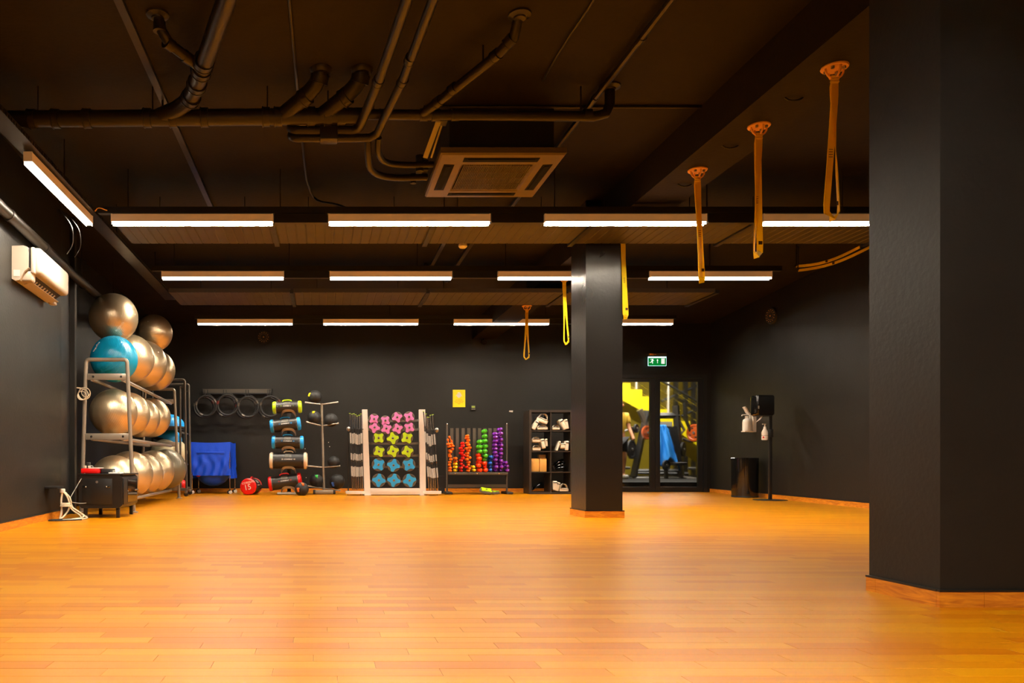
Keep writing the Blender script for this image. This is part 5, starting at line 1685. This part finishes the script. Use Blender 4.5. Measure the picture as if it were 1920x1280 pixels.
for px, py, r, m, yaw, nm in ((1213, 811, .16, 'orangeplate', 25, 'orange weight plate on the left arm of the press machine'), (1302, 811, .2, 'orangeplate', -62, 'orange weight plate on the right arm of the press machine'),
                              (1184, 842, .225, 'blackmatt', 45, 'large black weight plate stored left of the press machine'), (1281, 842, .17, 'blackmatt', 50, 'black weight plate stored right of the press machine'),
                              (1193, 803, .1, 'blackmatt', 40, 'small black weight plate on the left grip arm'), (1249, 872, .12, 'blackmatt', 30, 'black weight plate low in front of machine seat')):
    c = m_(px, py, Ym - (.1 if px != 1249 else .62))
    w_ = thing('gym_plate', nm, 'weight plate', c)
    g = G().lathe([(r * .25, -.02), (r * .4, -.022), (r * .72, -.012), (r * .8, -.025), (r, -.022), (r, .022), (r * .8, .025), (r * .25, .02)], c, 'Y', 24)
    build('disc', g, M[m], w_)
    build('peg_hole', G().lathe([(.03, -.04), (.03, .04)], c, 'Y', 12), M['steel'], w_)
    for k in range(4):
        an = k * math.pi / 2 + .4
        build('grip_slot', G().rbox(c.x + math.cos(an) * r * .56 - r * .13, c.x + math.cos(an) * r * .56 + r * .13, c.y - .024, c.y - .012, c.z + math.sin(an) * r * .56 - r * .1, c.z + math.sin(an) * r * .56 + r * .1, .006), M['black'], w_)
    w_.rotation_euler = (0, 0, R_(yaw))
# towel over the seat back
nx, nz = 14, 22
vs, fs = [], []
for j in range(nz + 1):
    v = j / nz
    for i in range(nx + 1):
        u = i / nx
        l = 1236 + 0 * v
        r = 1252 + 24 * v ** 1.1 - (3 if v < .05 else 0)
        px = l + (r - l) * u
        py = 796 + (78 - 16 * math.sin(math.pi * min(1, u * 1.1)) + (8 if u > .9 else 0) + 14 * (1 - abs(u - .25) * 4 if abs(u - .25) < .25 else 0)) * v
        f_ = .04 * math.sin(11 * u + 3 * v) * (.3 + v) + .02 * math.sin(23 * u - 5 * v)
        vs.append(P(px, py, Ym - .36 - f_ - .25 * v))
for j in range(nz):
    for i in range(nx):
        a = j * (nx + 1) + i
        fs.append((a, a + 1, a + nx + 2, a + nx + 1))
g = G()
g.add(vs, fs)
b_ = [v + Vector((0, .012, 0)) for v in vs]
g.add(b_, [tuple(reversed(f)) for f in fs])
edge = [i for i in range(nx + 1)] + [j * (nx + 1) + nx for j in range(1, nz + 1)] + [nz * (nx + 1) + i for i in range(nx - 1, -1, -1)] + [j * (nx + 1) for j in range(nz - 1, 0, -1)]
n0 = len(vs)
for a, b in zip(edge, edge[1:] + edge[:1]):
    g.f.append((a, b, b + n0, a + n0))
    g.m.append(0)
solo('towel', g, M['bluetowel'], 'blue towel draped over the press machine seat', 'towel', sharp=180)

# a person walking past behind the left pane
Yq = 17.3
px0_ = P(1158, 0, Yq).x
t = thing('person', 'person in yellow shirt and dark shorts walking past beyond the door', 'person', (px0_, Yq, ZG))


def skin_body(name, J, E_, m, parent, root=0, sub=1):
    me = bpy.data.meshes.new(name)
    org = ORG[parent.name]
    me.from_pydata([tuple(Vector(p) - org) for p, r in J], E_, [])
    o = bpy.data.objects.new(name, me)
    COL.objects.link(o)
    o.parent = parent
    ORG[o.name] = org
    md = o.modifiers.new('skin', 'SKIN')
    md.use_smooth_shade = True
    for i, (p, r) in enumerate(J):
        sv = me.skin_vertices[0].data[i]
        sv.radius = r if isinstance(r, tuple) else (r, r)
        sv.use_root = (i == root)
    s_ = o.modifiers.new('sub', 'SUBSURF')
    s_.levels = s_.render_levels = sub
    me.materials.append(m)
    return o


B = lambda x, y, z: (px0_ + x, Yq + y, ZG + z)
body = [(B(0, 0, .96), (.15, .11)), (B(0, 0, 1.15), (.14, .1)), (B(0, .0, 1.36), (.17, .11)), (B(0, -.01, 1.47), (.08, .07)), (B(.01, -.03, 1.55), (.055, .055)), (B(.02, -.05, 1.64), (.08, .095)), (B(.02, -.05, 1.74), (.075, .09)),
        (B(.19, 0, 1.42), .06), (B(.23, -.06, 1.14), .045), (B(.26, -.2, .93), .034), (B(.26, -.25, .85), .04),
        (B(-.19, 0, 1.42), .06), (B(-.23, .06, 1.14), .045), (B(-.22, .1, .92), .034), (B(-.22, .1, .83), .04),
        (B(.1, 0, .9), .09), (B(.12, -.08, .5), .062), (B(.13, .04, .1), .042), (B(.13, -.1, .04), .04),
        (B(-.1, 0, .9), .09), (B(-.1, .12, .5), .06), (B(-.1, .32, .16), .042), (B(-.1, .26, .05), .038)]
ed = [(0, 1), (1, 2), (2, 3), (3, 4), (4, 5), (5, 6), (2, 7), (7, 8), (8, 9), (9, 10), (2, 11), (11, 12), (12, 13), (13, 14), (0, 15), (15, 16), (16, 17), (17, 18), (0, 19), (19, 20), (20, 21), (21, 22)]
skin_body('body', body, ed, M['skin'], t)
skin_body('shirt', [(B(0, 0, .88), (.175, .135)), (B(0, 0, 1.15), (.17, .125)), (B(0, 0, 1.38), (.195, .13)), (B(0, 0, 1.46), (.1, .09)), (B(.2, 0, 1.42), .08), (B(.225, -.04, 1.2), .075), (B(-.2, 0, 1.42), .08), (B(-.225, .04, 1.2), .075)],
          [(0, 1), (1, 2), (2, 3), (2, 4), (4, 5), (2, 6), (6, 7)], M['shirt'], t)
skin_body('shorts', [(B(0, 0, .94), (.18, .14)), (B(.11, -.01, .84), .115), (B(.125, -.06, .55), .1), (B(-.11, .01, .84), .115), (B(-.11, .09, .56), .1)], [(0, 1), (1, 2), (0, 3), (3, 4)], M['shorts'], t)
skin_body('hair', [(B(.02, -.02, 1.74), (.085, .1)), (B(.02, .01, 1.66), (.075, .07))], [(0, 1)], M['hair'], t)
for nm, x, y, z_ in (('shoe', .13, -.05, .0), ('shoe', -.1, .3, .06)):
    build(nm, G().rbox(px0_ + x - .05, px0_ + x + .05, Yq + y - .15, Yq + y + .12, ZG + z_, ZG + z_ + .09, .03, 3), M['shoe'], t)
g = G()
for s in (-.035, .035):
    g.sph(B(.02 + s, -.14, 1.67), .012, 8, 6)
build('eyes', g, M['hair'], t)
g = G().sph(B(.02, -.15, 1.635), 1, 8, 6, (.014, .02, .025))
build('nose', g, M['skin'], t)
for s in (-.085, .085):
    build('ear', G().sph(B(.02 + s, -.045, 1.64), 1, 8, 6, (.012, .022, .034)), M['skin'], t)

# ------------------------------------------------------------------ right wall: bin, stand, dispensers
Yn = 11.8
bx0, bx1 = P(1376.5, 0, Yn).x, P(1419, 0, Yn).x
zt = H + (CY - 858) * Yn / F
t = thing('waste_bin', 'glossy black half round waste bin by the right wall', 'bin', ((bx0 + bx1) / 2, Yn, 0))
cxb, rb = (bx0 + bx1) / 2, (bx1 - bx0) / 2
pl = [(cxb + rb * math.cos(u), Yn - .02 + .17 * math.sin(u)) for u in [math.pi + math.pi * k / 20 for k in range(21)]] + [(cxb + rb, Yn + .1), (cxb - rb, Yn + .1)]
sc_ = lambda s: [(cxb + (x - cxb) * s, Yn + (y - Yn) * s) for x, y in pl]
rg = lambda s, z_: [Vector((x, y, z_)) for x, y in sc_(s)]
build('body', G().ring([rg(.95, .0), rg(.96, .03), rg(.985, zt - .03), rg(.985, zt - .03)]), M['blackgloss'], t)
build('lid_rim', G().ring([rg(1, zt - .03), rg(1, zt - .005), rg(.97, zt), rg(.86, zt), rg(.84, zt - .03)], cap0=False), M['blackgloss'], t)
build('base_band', G().ring([rg(.965, .0), rg(.97, .025)]), M['blackmatt'], t)

Yv = 10.85
ps = P(1444, 937.5, Yv)
t = thing('hygiene_stand', 'slim black floor stand with round base for hygiene dispensers', 'stand', (ps.x, Yv, 0))
build('base', G().lathe([(.215, 0), (.215, .006), (.205, .01), (0, .012)], (ps.x, Yv, 0), 'Z', 40), M['black'], t)
build('pole', G().rbox(ps.x - .022, ps.x + .022, Yv - .015, Yv + .015, .01, H + (CY - 742) * Yv / F, .004), M['black'], t)
bk = P(1441, 813, Yv)
build('bottle_holder', G().rbox(bk.x - .0, bk.x + .04, Yv - .05, Yv + .03, bk.z - .05, bk.z + .06, .005), M['black'], t)
a, b = P(1412, 779, Yv - .1), P(1446, 741, Yv - .1)
t = thing('towel_dispenser', 'glossy black paper towel dispenser on top of the stand', 'dispenser', ((a.x + b.x) / 2, Yv - .1, a.z))
build('cover', G().rbox(a.x, b.x, Yv - .2, Yv - .016, a.z, b.z, .03, 4), M['blackgloss'], t)
build('side_mark', G().box(a.x + .012, a.x + .03, Yv - .203, Yv - .199, a.z + .09, a.z + .13), M['printgrey'], t)
build('outlet_lip', G().rbox(a.x + .03, b.x - .03, Yv - .19, Yv - .03, a.z - .008, a.z + .004, .003), M['black'], t)
q0, q1 = P(1430, 779, Yv - .1), P(1421, 789, Yv - .13)
build('paper_sheet', G().ribbon([q0 + Vector((0, 0, .01)), q0.lerp(q1, .5), q1], [(.3, 1, 0)] * 3, .1, .002), M['papers'], t)
bt = P(1434, 825, Yv - .02)
sB = Yv / F
t = thing('pump_bottle', 'white pump bottle of sanitizer clipped to the stand', 'bottle', bt)
build('flask', G().lathe([(.036, .002), (.042, .012), (.042, .11), (.036, .125), (.018, .165), (.016, .19)], bt, 'Z', 20), M['offwhite'], t)
build('band', G().lathe([(.0428, .062), (.0428, .068)], bt, 'Z', 20), M['printgrey'], t)
build('label_spot', G().box(bt.x - .041, bt.x - .03, bt.y - .036, bt.y - .02, bt.z + .03, bt.z + .05), M['red'], t)
build('pump', G().cyl(bt + Vector((0, 0, .19)), bt + Vector((0, 0, .225)), .007, n=10).rbox(bt.x - .035, bt.x + .014, bt.y - .01, bt.y + .01, bt.z + .218, bt.z + .232, .004), M['white'], t)
Yw = 12.0
cw = P(1402, 790, Yw)
t = thing('soap_dispenser', 'white lever soap dispenser on the right wall above bin', 'dispenser', (WR(Yw) - .08, Yw, cw.z - .17))
U = lambda u, v: P(1370 + u / 5.818, 730 + v / 5.818, Yw)
wx = WR(Yw - .06) - .006
a, b = U(170, 465), U(238, 270)
build('back_plate', G().box(b.x - .022, wx + .005, Yw - .06, Yw + .06, a.z, b.z), M['white'], t)
bl_, br_ = U(142, 450), U(225, 340)
build('bottle', G().lathe([(.06, 0), (.068, .01), (.068, .14), (.06, .175), (.03, .2), (.03, .235)], (U(180, 0).x, Yw, U(0, 455).z), 'Z', 20), M['white'], t)
c0 = U(135, 463)
build('drip_tray', G().rbox(c0.x, b.x, Yw - .06, Yw + .06, c0.z, c0.z + .018, .004), M['white'], t)
build('lever_arm', G().ribbon([U(205, 275), U(180, 250), U(160, 210), U(145, 190)], [(0, 1, 0)] * 4, .07, .02), M['white'], t)
build('spout', G().tube([U(200, 275), U(150, 276), U(125, 278), U(121, 290)], .008, 8), M['white'], t)
